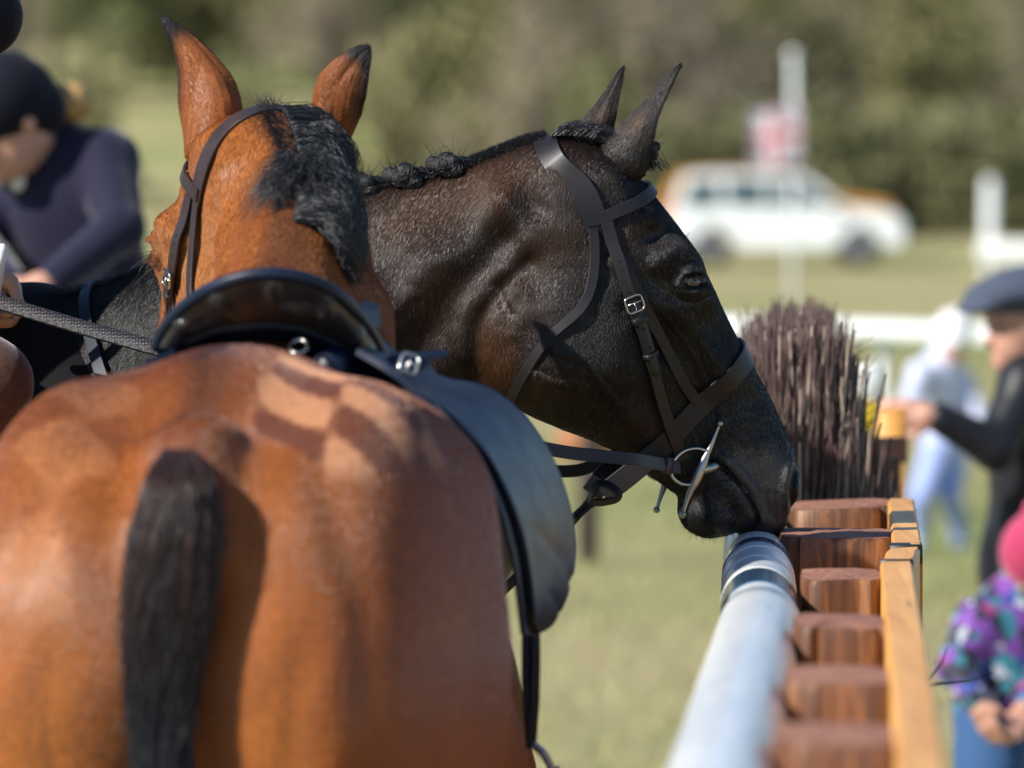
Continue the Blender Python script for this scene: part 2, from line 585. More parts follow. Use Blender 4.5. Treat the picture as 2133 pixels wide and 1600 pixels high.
def poly_dist(pts, closed, U=None, V=None):
    U = GU if U is None else U; V = GV if V is None else V
    p = np.asarray(pts, np.float32)
    q = np.roll(p, -1, 0) if closed else p[1:]
    p = p if closed else p[:-1]
    d = np.full(U.shape, 1e12, np.float32); ins = np.zeros(U.shape, bool)
    U = U.astype(np.float32); V = V.astype(np.float32)
    for a, b in zip(p, q):
        e = b - a
        wx, wy = U - a[0], V - a[1]
        t = np.clip((wx * e[0] + wy * e[1]) / (e @ e + 1e-9), 0, 1)
        d = np.minimum(d, (wx - e[0] * t) ** 2 + (wy - e[1] * t) ** 2)
        if closed and a[1] != b[1]:
            c = ((a[1] > V) != (b[1] > V)) & (U < e[0] * (V - a[1]) / e[1] + a[0])
            ins ^= c
    return np.sqrt(d), ins

def blur2(A, n):
    k = np.exp(-.5 * (np.arange(-n, n + 1) / (n / 2)) ** 2); k /= k.sum()
    A = np.pad(A, n, mode='edge')
    A = np.apply_along_axis(lambda r: np.convolve(r, k, 'valid'), 0, A)
    return np.apply_along_axis(lambda r: np.convolve(r, k, 'valid'), 1, A)

def shepard(C, power=2.2):
    w = np.zeros(GU.shape); a = np.zeros(GU.shape)
    for (u, v, h) in C:
        k = 1.0 / (((GU - u) ** 2 + (GV - v) ** 2) / 900 + 1.0) ** power
        w += k; a += k * h
    return a / w

def stroke(pts, width, amp):
    s = spline(pts, 40)
    x0, y0 = s.min(0) - width * 3; x1, y1 = s.max(0) + width * 3
    i0, i1 = np.searchsorted(gu, [x0, x1]); j0, j1 = np.searchsorted(gv, [y0, y1])
    out = np.zeros(GU.shape)
    d, _ = poly_dist(s, False, GU[i0:i1, j0:j1], GV[i0:i1, j0:j1])
    out[i0:i1, j0:j1] = amp * np.exp(-(d / width) ** 2)
    return out

def blob(u, v, ru, rv, ang, amp):
    c, s = math.cos(ang), math.sin(ang)
    x, y = (GU - u) * c + (GV - v) * s, -(GU - u) * s + (GV - v) * c
    return amp * np.exp(-(x / ru) ** 2 - (y / rv) ** 2)

def region(poly, soft, amp):
    s = spline(list(poly) + [poly[0]], 80)[:-1]
    d, ins = poly_dist(s, True)
    d = np.where(ins, d, -d)
    return amp * smoothstep(-soft * .3, soft, d)

D0, INS = poly_dist(OUTS, True)
E = np.where(INS, D0, -D0)
E = blur2(E, 3)
HB = blur2(shepard(HC), 24)
RR = blur2(shepard(RC), 24)
t_ = np.minimum(E / RR, 1.0)
GSH = 1 - (1 - t_) ** 2
GSH = np.where(E < 0, 2 * E / RR, GSH)
GSH = blur2(GSH, 4)
B = np.zeros(GU.shape)
# jowl with its sharp rear edge
B += region([(1060, 640), (1042, 690), (1050, 745), (1068, 795), (1092, 828), (1150, 858), (1230, 890), (1300, 905), (1335, 850), (1350, 760), (1330, 670), (1270, 600), (1190, 570), (1110, 590)], 70, .013)
B += stroke([(1100, 600), (1060, 660), (1050, 740), (1075, 800), (1110, 838)], 22, .004)
B += region([(1130, 720), (1180, 640), (1270, 640), (1310, 720), (1290, 830), (1210, 860), (1150, 820)], 90, .007)
# groove behind the jaw, then the ridge of muscle up to the ear, then the hollow before the neck muscle
B += stroke([(1015, 800), (1020, 730), (1030, 660), (1070, 600), (1120, 545)], 20, -.0075)
B += stroke([(985, 730), (1000, 665), (1040, 600), (1095, 530), (1140, 470)], 28, .0085)
B += stroke([(900, 800), (930, 700), (975, 620), (1035, 555), (1075, 505)], 38, -.011)
B += stroke([(800, 720), (870, 620), (950, 540), (1020, 480), (1075, 430)], 52, .010)
B += blob(1128, 430, 26, 48, -.35, -.011)
B += blob(1075, 400, 34, 34, 0, .008)
B += stroke([(1000, 380), (900, 430), (800, 480)], 30, -.004)
B += stroke([(1085, 560), (1120, 620), (1100, 690)], 14, .003) + stroke([(1060, 590), (1090, 650)], 9, -.003)
B += stroke([(870, 640), (900, 610)], 14, .003) + stroke([(840, 560), (900, 500)], 20, -.003)
# forehead, temple, cheekbone, crest
B += region([(1225, 480), (1260, 440), (1310, 470), (1330, 530), (1290, 570), (1240, 545)], 40, .006)
B += stroke([(1235, 545), (1300, 610), (1380, 660), (1440, 720), (1475, 775)], 20, .008)
B += stroke([(1260, 640), (1330, 690), (1400, 760), (1440, 830)], 26, -.006)
B += blob(1322, 492, 26, 24, .5, -.014)
B += blob(1393, 566, 66, 56, .5, .014)
B += stroke([(1318, 552), (1345, 525), (1385, 515), (1425, 533)], 22, .012)
B += stroke([(1460, 660), (1510, 760), (1545, 830)], 30, -.006)
B += stroke([(1330, 720), (1380, 800), (1400, 880)], 40, -.004)
B += blob(1262, 335, 50, 46, .6, .022) + blob(1225, 350, 40, 30, .6, .006)
# eye
B += blob(1396, 583, 21, 11, .12, -.020)
B += stroke([(1362, 592), (1376, 570), (1398, 562), (1420, 570), (1432, 592)], 6, .0075)
B += stroke([(1366, 600), (1384, 606), (1406, 605), (1428, 596)], 6, .0050)
B += stroke([(1352, 610), (1378, 624), (1408, 626), (1432, 614)], 6, -.0030)
B += stroke([(1370, 548), (1396, 538), (1424, 548)], 5, -.0035)
# muzzle
B += stroke([(1462, 958), (1480, 968), (1505, 992), (1530, 1022), (1546, 1052), (1553, 1082), (1548, 1108)], 4.2, -.012)
B += stroke([(1478, 950), (1512, 978), (1542, 1016), (1562, 1056), (1566, 1090)], 12, .0045)
B += stroke([(1478, 1000), (1508, 1030), (1528, 1062), (1532, 1090)], 11, .005)
B += stroke([(1448, 1000), (1440, 1030), (1452, 1062)], 10, -.0050)
B += blob(1462, 1086, 42, 30, .2, .008)
B += stroke([(1500, 1052), (1512, 1076), (1508, 1096)], 7, -.0045)
for k_ in range(7):
    a_ = 1486 + k_ * 7.5; b_ = 978 + k_ * 11
    B += stroke([(a_ - 36, b_ + 28 + k_ * 2), (a_ - 14, b_ + 18), (a_ + 8, b_ + 16)], 2.6, -.0020 - .0006 * (k_ % 3))
for k_ in range(4):
    B += stroke([(1572 + k_ * 14, 1020 + k_ * 5), (1582 + k_ * 12, 1062), (1596 + k_ * 7, 1096)], 4.5, -.0026)
B += stroke([(1646, 958), (1634, 985), (1626, 1020), (1634, 1050)], 10, -.020)
B += stroke([(1630, 950), (1610, 985), (1604, 1025), (1614, 1062)], 11, .0075)
B += stroke([(1560, 930), (1590, 970), (1590, 1030)], 24, .004)
# fine veins
vr = np.random.default_rng(3)
for (a, b, c, w_) in [((1300, 660), (1360, 740), (1420, 800), 5), ((1330, 640), (1400, 720), (1455, 820), 4), ((1150, 700), (1200, 780), (1260, 840), 5), ((1120, 760), (1180, 800), (1250, 880), 4), ((1410, 640), (1440, 700), (1500, 790), 4)]:
    B += stroke([a, b, c], w_, .0018)
B += blur2(vr.normal(0, 1, GU.shape), 12) * .006 * np.clip(E / 60, 0, 1)
HH = (HB + B) * SU
H2 = (HH ** 2) * GSH
H2 = np.where(GSH < 0, (HB * SU) ** 2 * GSH, H2)
H2U, H2V = np.gradient(H2, GS)
H2S = blur2(H2[::2, ::2], 16).repeat(2, 0).repeat(2, 1)[:H2.shape[0], :H2.shape[1]]
H2S = blur2(H2S, 4)
H2S = np.where(H2 > 0, np.maximum(H2, H2S) * .5 + H2S * .5, H2)
H2SU, H2SV = np.gradient(blur2(H2S, 6), GS)

def samp(A, u, v):
    x = np.clip((np.asarray(u, float) - UG0) / GS, 0, A.shape[0] - 1.001); y = np.clip((np.asarray(v, float) - VG0) / GS, 0, A.shape[1] - 1.001)
    i = x.astype(int); j = y.astype(int); fx = x - i; fy = y - j
    return A[i, j] * (1 - fx) * (1 - fy) + A[i + 1, j] * fx * (1 - fy) + A[i, j + 1] * (1 - fx) * fy + A[i + 1, j + 1] * fx * fy

def hthick(u, v):
    return np.sqrt(np.maximum(samp(H2, u, v), 0))

def head_local():
    """Vertices (u, v, y) and quads of head and neck."""
    st = 6.5
    us = np.arange(-170, 1690, st); vs = np.arange(260, 1540, st); ys = np.arange(-300, 301, st)
    h2 = samp(H2, *np.meshgrid(us, vs, indexing='ij'))
    U_, V_ = np.meshgrid(us, vs, indexing='ij')
    h2 = np.minimum(h2, (U_ + 120) * 400.0)            # closes the base of the neck
    vol = (ys[None, None, :] ** 2 - h2[:, :, None]).astype(np.float32)
    v, q = surface_nets(vol, np.array([us[0], vs[0], ys[0]], float), st)
    v, q = subdivide(v, q)
    for _ in range(4):
        h = samp(H2, v[:, 0], v[:, 1]); gx = -samp(H2U, v[:, 0], v[:, 1]); gy = -samp(H2V, v[:, 0], v[:, 1])
        Fv = v[:, 2] ** 2 - h
        g = np.stack([gx, gy, 2 * v[:, 2]], -1)
        stp = Fv[:, None] * g / (np.sum(g * g, 1)[:, None] + 2000)
        ln = np.linalg.norm(stp, axis=1, keepdims=True)
        ok = (v[:, :1] > -100)
        v = v - np.where(ok, stp * np.minimum(1, 4 / np.maximum(ln, 1e-6)), 0)
    return v, q

# ---- where the two horses stand: local (u, v, y) -> world
def dark_plane(u):
    return 8.50 + .28 * np.clip((1170 - u) / 1110, 0, 2) ** 1.3 + .10 * np.clip((u - 1170) / 470, 0, 2)

def dark_map(L):
    L = np.asarray(L, float)
    u, v, y = L[..., 0], L[..., 1], L[..., 2]
    d = dark_plane(u)
    p = Pn(u, v, d)
    m = (dark_plane(u + 5) - dark_plane(u - 5)) / (10 / SU)
    n = np.stack([-m, np.ones_like(m), np.zeros_like(m)], -1) / np.sqrt(1 + m * m)[..., None]
    return p + n * (y / SU)[..., None]

BAY_POLL = Pn(560, 222, 7.98)
BP = math.radians(4)
_a = np.linspace(-1.4, .8, 400)
_th = np.radians(3 - 28 * smoothstep(-.42, .16, _a))
_fx = np.concatenate([[0], np.cumsum(np.sin(_th[:-1]) * np.diff(_a))]); _fy = np.concatenate([[0], np.cumsum(np.cos(_th[:-1]) * np.diff(_a))])
_fx -= np.interp(0, _a, _fx); _fy -= np.interp(0, _a, _fy)
def bay_map(L):
    L = np.asarray(L, float)
    a0 = (L[..., 0] - 1170) / SU; b0 = -(L[..., 1] - 284) / SU; y = L[..., 2] / SU
    a = a0 * math.cos(BP) - b0 * math.sin(BP); b = a0 * math.sin(BP) + b0 * math.cos(BP)
    th = np.interp(a, _a, _th)
    x = np.interp(a, _a, _fx) - y * np.cos(th); yy = np.interp(a, _a, _fy) + y * np.sin(th)
    # y<0 is the horse's right, which is +x when it looks away along +y
    return BAY_POLL + np.stack([x, yy, b], -1)

def lerpc(c, col, w):
    return c * (1 - w[:, None]) + np.array(col)[None] * w[:, None]

def blobw(L, u, v, ru, rv, ang=0.0):
    c, s = math.cos(ang), math.sin(ang)
    x, y = (L[:, 0] - u) * c + (L[:, 1] - v) * s, -(L[:, 0] - u) * s + (L[:, 1] - v) * c
    return np.exp(-(x / ru) ** 2 - (y / rv) ** 2)

def dark_coat_color(L):
    c = np.tile(np.array([.0125, .0102, .0100]), (len(L), 1))
    br = (.082, .036, .0155)
    for (u, v, ru, rv, an, w) in [(1060, 380, 120, 60, -.3, .85), (930, 420, 150, 60, -.35, .6), (820, 470, 130, 70, -.3, .45), (1060, 760, 40, 90, 0, .95), (1110, 600, 60, 120, .2, .35),
                                  (1040, 690, 40, 60, 0, .45), (1275, 480, 40, 40, 0, .5), (940, 620, 160, 110, -.6, .28), (1130, 820, 60, 50, 0, .35), (1300, 880, 60, 40, 0, .3), (1160, 500, 40, 60, 0, .45), (820, 760, 120, 120, 0, .2)]:
        c = lerpc(c, br, np.clip(blobw(L, u, v, ru, rv, an) * w, 0, 1))
    c = c * (.38 + .62 * smoothstep(330, 640, L[:, 0]))[:, None]  # neck darkens towards the withers: cast shade put into the coat colour
    face = smoothstep(1330, 1470, L[:, 0] + (L[:, 1] - 600) * .0)
    c = lerpc(c, (.0075, .0072, .0082), face * .9)  # blue-black face: its shade and sky reflection are put into the coat colour
    return c

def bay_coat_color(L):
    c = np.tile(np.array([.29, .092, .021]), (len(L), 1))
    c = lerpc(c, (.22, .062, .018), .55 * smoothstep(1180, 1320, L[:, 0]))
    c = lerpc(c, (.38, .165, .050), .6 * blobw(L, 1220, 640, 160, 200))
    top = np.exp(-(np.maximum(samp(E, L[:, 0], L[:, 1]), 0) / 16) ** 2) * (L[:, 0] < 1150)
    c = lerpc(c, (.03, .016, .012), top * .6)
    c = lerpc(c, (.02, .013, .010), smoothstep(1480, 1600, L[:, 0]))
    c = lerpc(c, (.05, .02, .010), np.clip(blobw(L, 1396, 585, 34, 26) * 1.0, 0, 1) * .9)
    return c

EAR_LONG = [1.10, 1.12, 1.10, .98, .74, .52, .33, .20, .04]
EAR_ROUND = [.78, .86, .96, 1.04, 1.02, .86, .60, .38, .06]
EAR_POINT = [1.12, 1.04, .95, .80, .63, .47, .32, .20, .04]
def ear_mesh(base, tip, face, wmax, cup=1.0, curl=.0, prof=None, n=30, k=17, th=.005, side=0.0):
    """Cupped ear from base to tip, its hollow towards 'face'. Returns verts, quads, t along it, a across it."""
    base = np.array(tuple(base), float); tip = np.array(tuple(tip), float)
    ax = tip - base; ln = np.linalg.norm(ax); ax /= ln
    f = np.array(tuple(face), float); f -= ax * (f @ ax); f /= np.linalg.norm(f)
    s = np.cross(ax, f)
    T = np.linspace(-.22, 1, n); prof = prof or EAR_LONG; ph = np.linspace(-1, 1, k)
    G = np.zeros((n, k, 3))
    for i, t in enumerate(T):
        tt = max(t, 0)
        w = wmax * np.interp(tt, [0, .10, .22, .38, .54, .70, .85, .94, 1.0], prof)
        if t < 0: w *= 1 + 1.5 * t
        open_ = np.interp(tt, [0, .2, .5, 1], [2.7, 2.3, 1.75, 1.25]) * cup       # half angle of the wrap
        r = w / (2 * math.sin(min(open_, math.pi / 2)))
        bend = curl * (tt * (1 - tt)) * ln
        c = base + ax * (ln * t) + f * bend + s * side * ln * math.sin(math.pi * tt)
        an = ph * open_
        rr_ = r * (1 - .13 * np.exp(-((ph + .30) / .16) ** 2) * min(1, tt * 3) - .09 * np.exp(-((ph - .42) / .14) ** 2) * min(1, tt * 4) + .05 * np.exp(-((ph + .02) / .12) ** 2) + .03 * np.sin(t * 9 + ph * 4))
        fl_ = .16 * np.maximum(np.abs(ph) - .78, 0) / .22 * min(1, max(tt, 0) * 2)
        G[i] = c[None] - f[None] * (rr_ * np.cos(an) - r * .25)[:, None] + s[None] * (rr_ * np.sin(an) * (1 + fl_))[:, None]
    v, fc = grid_mesh(G, th)
    tt = np.tile(np.repeat(T, k), 2); pp = np.tile(np.tile(ph, n), 2)
    return v, np.array(fc), tt, pp

# ---------------------------------------------------------------- dark horse
HL, HQ = head_local()
def join(parts):
    V = []; Q = []; C = []; n = 0
    for v, q, c in parts:
        V.append(v); Q.append(np.asarray(q) + n); C.append(c); n += len(v)
    return np.concatenate(V), np.concatenate(Q), np.concatenate(C)

def dk(u, v, y=0.0):
    return dark_map(np.array([u, v, y * SU], float))

dw = dark_map(HL)
dark_parts = [(dw, HQ[:, ::-1] if False else HQ, dark_coat_color(HL))]
# ears
for (b, t, fc, w, cu, y, sd) in [((1268, 330), (1391, 139), (.80, .10, -.42), .066, .03, -.050, -.03), ((1236, 296), (1324, 142), (.75, .45, -.40), .050, .03, .048, -.05)]:
    base = dk(b[0], b[1], y); tip = dk(t[0], t[1], y * 1.25)
    v, q, tt, pp = ear_mesh(base, tip, fc, w, 1.0, cu, side=sd, prof=EAR_POINT)
    c = np.tile(np.array([.022, .015, .012]), (len(v), 1))
    c = lerpc(c, (.012, .010, .010), smoothstep(.7, .95, tt))
    c = lerpc(c, (.085, .036, .014), np.exp(-((tt - .30) / .12) ** 2 - ((pp + .45) / .22) ** 2) * .9)
    c = lerpc(c, (.075, .03, .012), np.exp(-((tt - .12) / .10) ** 2 - ((pp - .25) / .3) ** 2) * .6)
    dark_parts.append((v, q, c))
# ear base muscle and trunk, legs
def rough_body(origin, fwd, height, top, sc=1.0, neck=None):
    """Trunk and four legs. origin = point on the ground below the withers; fwd = heading in the xy plane."""
    f = np.array([fwd[0], fwd[1], 0.0]); f /= np.linalg.norm(f); r = np.array([f[1], -f[0], 0.0]); o = np.array(origin, float)
    W = lambda a, b, c: o + f * a + r * b + np.array([0, 0, c])
    R = np.stack([r, f, np.array([0, 0, 1.0])])
    z = top
    pr = [ell(W(-.62, 0, z - .42), (.30, .80, .36), R), ell(W(-1.20, 0, z - .36), (.29, .40, .36), R), ell(W(.02, 0, z - .42), (.22, .36, .42), R),
          cap(W(.0, 0, z - .07), W(-.45, 0, z - .09), .075), cap(W(.22, 0, z - .34), W(.12, 0, z - .60), .18, .16)]
    for sx in (-1, 1):
        pr += [cap(W(.12, .13 * sx, z - .55), W(.06, .15 * sx, z - .80), .11, .085), cap(W(.06, .15 * sx, z - .80), W(.08, .14 * sx, z - 1.10), .075, .05),
               cap(W(.08, .14 * sx, z - 1.10), W(.08, .14 * sx, .14), .05, .036), cap(W(.08, .14 * sx, .14), W(.13, .14 * sx, .06), .04, .05), cap(W(.13, .14 * sx, .06), W(.15, .14 * sx, .03), .055, .06),
               cap(W(-1.22, .14 * sx, z - .50), W(-1.06, .16 * sx, z - .82), .17, .12), cap(W(-1.06, .16 * sx, z - .82), W(-1.40, .15 * sx, z - 1.12), .10, .055),
               cap(W(-1.40, .15 * sx, z - 1.12), W(-1.34, .15 * sx, .14), .052, .038), cap(W(-1.34, .15 * sx, .14), W(-1.28, .15 * sx, .06), .04, .05), cap(W(-1.28, .15 * sx, .06), W(-1.26, .15 * sx, .03), .055, .06)]
    return pr

wd = dk(60, 640)
DARK_FWD = np.array([1.0, -.22])
DARK_FOOT = np.array([wd[0], wd[1], 0.0])
bv, bq = sdf_mesh(rough_body(DARK_FOOT, DARK_FWD, 0, wd[2] + .02), .016, .07)
bc = np.tile(np.array([.0065, .0056, .0058]), (len(bv), 1))  # trunk darker than the head: the shade on it is in this colour
dark_parts.append((bv, bq, bc))
V_, Q_, C_ = join(dark_parts)
dark_horse = add('horse', V_, Q_, M_DARK, origin=DARK_FOOT, color=C_)
M_DARKSHADE = coat_material('shaded_body_coat', .62, 300, .2, .12)  # duller copy of the dark coat, for the trunk painted as lying in shade
dark_horse.data.materials.append(M_DARKSHADE)
mi_ = np.zeros(len(Q_), np.int32); mi_[len(Q_) - len(bq):] = 1
dark_horse.data.polygons.foreach_set('material_index', mi_)
tag(dark_horse, 'near-black horse in profile with its muzzle lowered over the white pipe rail', 'horse', 'horses')
# eye, side to the camera and the other
def horse_eye(mp, parent, mirror=(-1, 1)):
    for s in mirror:
        h = float(hthick(1397, 585)) / SU
        c = mp(np.array([1397, 585, s * (h - .010) * SU]))
        v, f = ball((0, 0, 0), (.0215, .0215, .0175), 24, 16)
        add('eye', v + c, f, M_EYE, parent)
horse_eye(dark_map, dark_horse)
# ---------------------------------------------------------------- bay horse, seen from behind
def bay_material():
    t = NT('bay_coat')
    at = t.n('ShaderNodeAttribute', attribute_name='coat')
    pat = t.n('ShaderNodeAttribute', attribute_name='comb')
    vec = t.coords()
    big = t.noise(vec, 5, 5)
    fine = t.noise(t.coords((420, 420, 150)), 1.0, 3, .6, .5)
    c = t.mix(1.0, at.outputs['Color'], t.ramp(big, [(.25, (.84, .82, .80)), (.75, (1.14, 1.15, 1.16))]), 'MULTIPLY')
    c = t.mix(1.0, c, t.ramp(fine, [(.2, (.86, .86, .86)), (.8, (1.14, 1.14, 1.14))]), 'MULTIPLY')
    # quarter marks: hair combed the other way in a draughtboard on the right, shark's teeth on the left
    sx = t.n('ShaderNodeSeparateXYZ'); t.l(pat.outputs['Vector'], sx.inputs[0])
    jit = t.n('ShaderNodeTexNoise'); jit.inputs['Scale'].default_value = 60; t.l(vec, jit.inputs['Vector'])
    js = t.math('MULTIPLY', t.math('SUBTRACT', jit.outputs['Fac'], .5), .16)
    s = t.math('ADD', sx.outputs[0], js); u = t.math('ADD', sx.outputs[1], js)
    cs = t.math('SINE', t.math('MULTIPLY', s, math.pi)); cu = t.math('SINE', t.math('MULTIPLY', u, math.pi))
    pr = t.math('MULTIPLY', t.math('MULTIPLY', cs, cu), 9.0)
    ck = t.math('ADD', t.math('MULTIPLY', pr, .5), .5, True)
    f = t.math('MULTIPLY', ck, sx.outputs[2], True)
    c = t.mix(f, c, (.44, .205, .100))
    f2 = t.math('MULTIPLY', t.math('SUBTRACT', 1.0, ck), sx.outputs[2], True)
    c = t.mix(f2, c, (.135, .042, .019))
    t.color(c)
    r0 = t.n('ShaderNodeMapRange'); r0.inputs['To Min'].default_value = .33; r0.inputs['To Max'].default_value = .47
    t.l(fine, r0.inputs['Value'])
    t.l(t.math('ADD', r0.outputs[0], t.math('MULTIPLY', f, .2)), t.b.inputs['Roughness'])
    t.set(Specular_IOR_Level=.15, Sheen_Weight=.03, Sheen_Roughness=.4)
    t.bump(fine, .14, .002)
    return t.m
M_BAY = bay_material()

BYAW = math.radians(6.0)
BF = np.array([math.sin(BYAW), math.cos(BYAW), 0.0]); BR = np.array([math.cos(BYAW), -math.sin(BYAW), 0.0])
_r = Pn(352, 1000, 6.40)
BO = np.array([_r[0], 6.40, 0.0])                 # ground point under the rearmost point of the rump
def BW(x, y, z):
    """Horse coordinates (right, forward, up) -> world."""
    x, y, z = np.broadcast_arrays(np.asarray(x, float), np.asarray(y, float), np.asarray(z, float))
    return BO + x[..., None] * BR + y[..., None] * BF + z[..., None] * np.array([0, 0, 1.0])
def BL(W):
    """World -> horse coordinates."""
    d = np.asarray(W, float) - BO
    return np.stack([d @ BR, d @ BF, d[..., 2]], -1)
BRM = np.stack([BR, BF, np.array([0, 0, 1.0])])
def bell(c, r, k=None): return ell(BW(*c), r, BRM, k)
def bcap(a, b, ra, rb=None, k=None): return cap(BW(*a), BW(*b), ra, rb, k)

bay_prims = [
    bell((0, .50, 1.315), (.315, .48, .352)),                     # croup
    bell((.0, 1.05, 1.10), (.290, .70, .42)),                     # barrel
    bell((0, 1.55, 1.14), (.20, .34, .34)),                      # shoulders
    bcap((0, 1.18, 1.545), (0, 1.62, 1.57), .055, .055),            # withers
    bcap((.012, .130, 1.568), (.012, .080, 1.478), .042, .042, .09),    # dock
    bcap((0, .35, 1.590), (0, .95, 1.55), .05, .04, .12),        # spine
]
for s_ in (-1, 1):
    bay_prims += [
        bell((.172 * s_, .38, 1.25), (.158, .36, .385), .07),     # haunch
        bell((.115 * s_, .175, 1.26), (.105, .15, .30), .05),    # buttock
        bell((.15 * s_, .26, 1.02), (.135, .22, .36), .07),
        bell((.205 * s_, .60, 1.50), (.06, .12, .06), .12),      # point of the hip
        bcap((.20 * s_, .62, 1.10), (.19 * s_, .50, .92), .16, .12, .07),   # stifle
        bcap((.17 * s_, .34, .98), (.16 * s_, .16, .66), .13, .062, .06),
        bcap((.16 * s_, .16, .66), (.15 * s_, .20, .14), .056, .040),
        bcap((.15 * s_, .20, .14), (.15 * s_, .26, .06), .042, .052), bcap((.15 * s_, .26, .06), (.15 * s_, .28, .035), .056, .062),
        bcap((.15 * s_, 1.62, 1.02), (.15 * s_, 1.62, .76), .10, .078), bcap((.15 * s_, 1.62, .76), (.14 * s_, 1.63, .48), .072, .05),
        bcap((.14 * s_, 1.63, .48), (.14 * s_, 1.63, .14), .048, .036), bcap((.14 * s_, 1.63, .14), (.14 * s_, 1.69, .06), .04, .052), bcap((.14 * s_, 1.69, .06), (.14 * s_, 1.71, .035), .056, .062),
    ]
bbv, bbq = sdf_mesh(bay_prims, .014, .09)
bl_ = BL(bbv)
def bay_relief(L):
    """Muscle lines on the hind quarters: displacement in metres by horse coordinates."""
    x, y, z = np.abs(L[:, 0]), L[:, 1], L[:, 2]
    d = np.zeros(len(L))
    # groove between buttock and haunch
    gx = np.interp(z, [.9, 1.1, 1.25, 1.4, 1.52, 1.6], [.17, .205, .225, .215, .17, .12])
    rear = smoothstep(.55, .25, y)
    d -= .0075 * np.exp(-((x - gx) / .022) ** 2) * rear * smoothstep(.85, 1.0, z) * smoothstep(1.62, 1.5, z)
    gx2 = np.interp(z, [.9, 1.05, 1.2, 1.35], [.105, .12, .135, .15])
    d -= .0035 * np.exp(-((x - gx2) / .016) ** 2) * rear * smoothstep(.85, 1.0, z) * smoothstep(1.42, 1.3, z)
    d -= .022 * np.exp(-((L[:, 0] - .012) / .055) ** 2) * smoothstep(.25, .12, y) * smoothstep(1.50, 1.42, z)
    # fold in front of the stifle
    gy = np.interp(z, [.9, 1.05, 1.2, 1.35, 1.45], [.50, .58, .66, .70, .72])
    d -= .012 * np.exp(-((y - gy) / .035) ** 2) * smoothstep(.2, .26, x) * smoothstep(1.5, 1.38, z)
    return d
_dir = bbv - BW(0 * bl_[:, 0], np.clip(bl_[:, 1], .35, 1.5), np.clip(bl_[:, 2], 1.0, 1.4))
_dir /= np.linalg.norm(_dir, axis=1, keepdims=True)
bbv = bbv + _dir * bay_relief(bl_)[:, None]

def bay_body_color(L):
    x, y, z = L[:, 0], L[:, 1], L[:, 2]
    c = np.tile(np.array([.285, .084, .0155]), (len(L), 1))
    c = lerpc(c, (.115, .032, .012), smoothstep(1.52, 1.70, z) * .75)
    c = lerpc(c, (.30, .105, .026), np.exp(-((np.abs(x) - .14) / .09) ** 2 - ((z - 1.18) / .22) ** 2) * .75)
    dap = np.sin(x * 31 + 2 * np.sin(z * 17)) * np.sin(z * 27 + 2 * np.sin(x * 19)) * np.sin(y * 21 + 1)
    c = c * (1 + .16 * dap)[:, None]
    c = lerpc(c, (.16, .040, .012), .55 * smoothstep(.02, .30, x) * smoothstep(1.0, 1.35, z))  # right side only: the side away from the sun is darkened in the colour
    c = lerpc(c, (.075, .030, .016), np.exp(-(x / .030) ** 2) * smoothstep(1.50, 1.6, z) * .75)
    c = lerpc(c, (.15, .042, .014), np.exp(-((x - .012) / .052) ** 4 - ((z - 1.53) / .085) ** 4) * (y < .2) * .9)
    c = lerpc(c, (.012, .010, .010), smoothstep(.75, .55, z))
    return c
def bay_comb(L):
    """Quarter-mark coordinates: (column, row, strength)."""
    x, y, z = L[:, 0], L[:, 1], L[:, 2]
    s = np.where(x > 0, (x - .060) / .093, (x * .9 + y * .55) / .085)
    u = np.where(x > 0, (y + .6 * (x - .153) - .134) / .070 + 1, (y - x * .2) / .13)
    right = smoothstep(.055, .064, x) * smoothstep(.345, .20, x) * smoothstep(1.02, 1.10, u) * smoothstep(5.6, 5.0, u) * smoothstep(1.528, 1.556, z)
    left = smoothstep(-.06, -.10, x) * smoothstep(1.36, 1.44, z) * .30 * smoothstep(.9, .8, y)
    return np.stack([s, u, right + left], -1)
bay_parts = [(bbv, bbq, bay_body_color(bl_))]
combs = [bay_comb(bl_)]
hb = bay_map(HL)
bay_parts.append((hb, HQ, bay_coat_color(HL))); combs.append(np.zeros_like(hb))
# ears: backs towards us
for (b, t, dby, dty, fc, w, cu, sd, mw) in [((452, 296), (338, 38), .0, .03, (-.50, .85, .1), .078, -.05, -.12, EAR_LONG), ((672, 292), (768, 100), .0, -.03, (.60, .72, -.1), .070, -.04, .10, EAR_ROUND)]:
    base = Pn(b[0], b[1], 8.03 + dby); tip = Pn(t[0], t[1], 8.05 + dty)
    v, q, tt, pp = ear_mesh(base, tip, fc, w, .95, cu, side=sd, prof=mw)
    c = np.tile(np.array([.27, .084, .021]), (len(v), 1))
    edge = smoothstep(.62, .98, np.abs(pp))
    c = lerpc(c, (.014, .012, .014), np.clip(smoothstep(.70, .86, tt) + edge * smoothstep(.1, .5, tt) * .9, 0, 1))
    for k_ in range(4):
        vein = np.exp(-((pp - (-.45 + .28 * k_ + .25 * np.sin(tt * 5 + k_ * 2))) / .07) ** 2) * smoothstep(.05, .2, tt) * smoothstep(.8, .6, tt)
        v = v + np.array([0, -.0022, 0]) * vein[:, None]
    bay_parts.append((v, q, c)); combs.append(np.zeros_like(v))
V_, Q_, C_ = join(bay_parts)
bay = add('horse', V_, Q_, M_BAY, origin=BO, color=C_)
at_ = bay.data.attributes.new('comb', 'FLOAT_VECTOR', 'POINT')
at_.data.foreach_set('vector', np.concatenate(combs).astype(np.float32).ravel())
tag(bay, 'saddled orange-bay horse seen from behind with chequered quarter marks', 'horse', 'horses')
horse_eye(bay_map, bay)
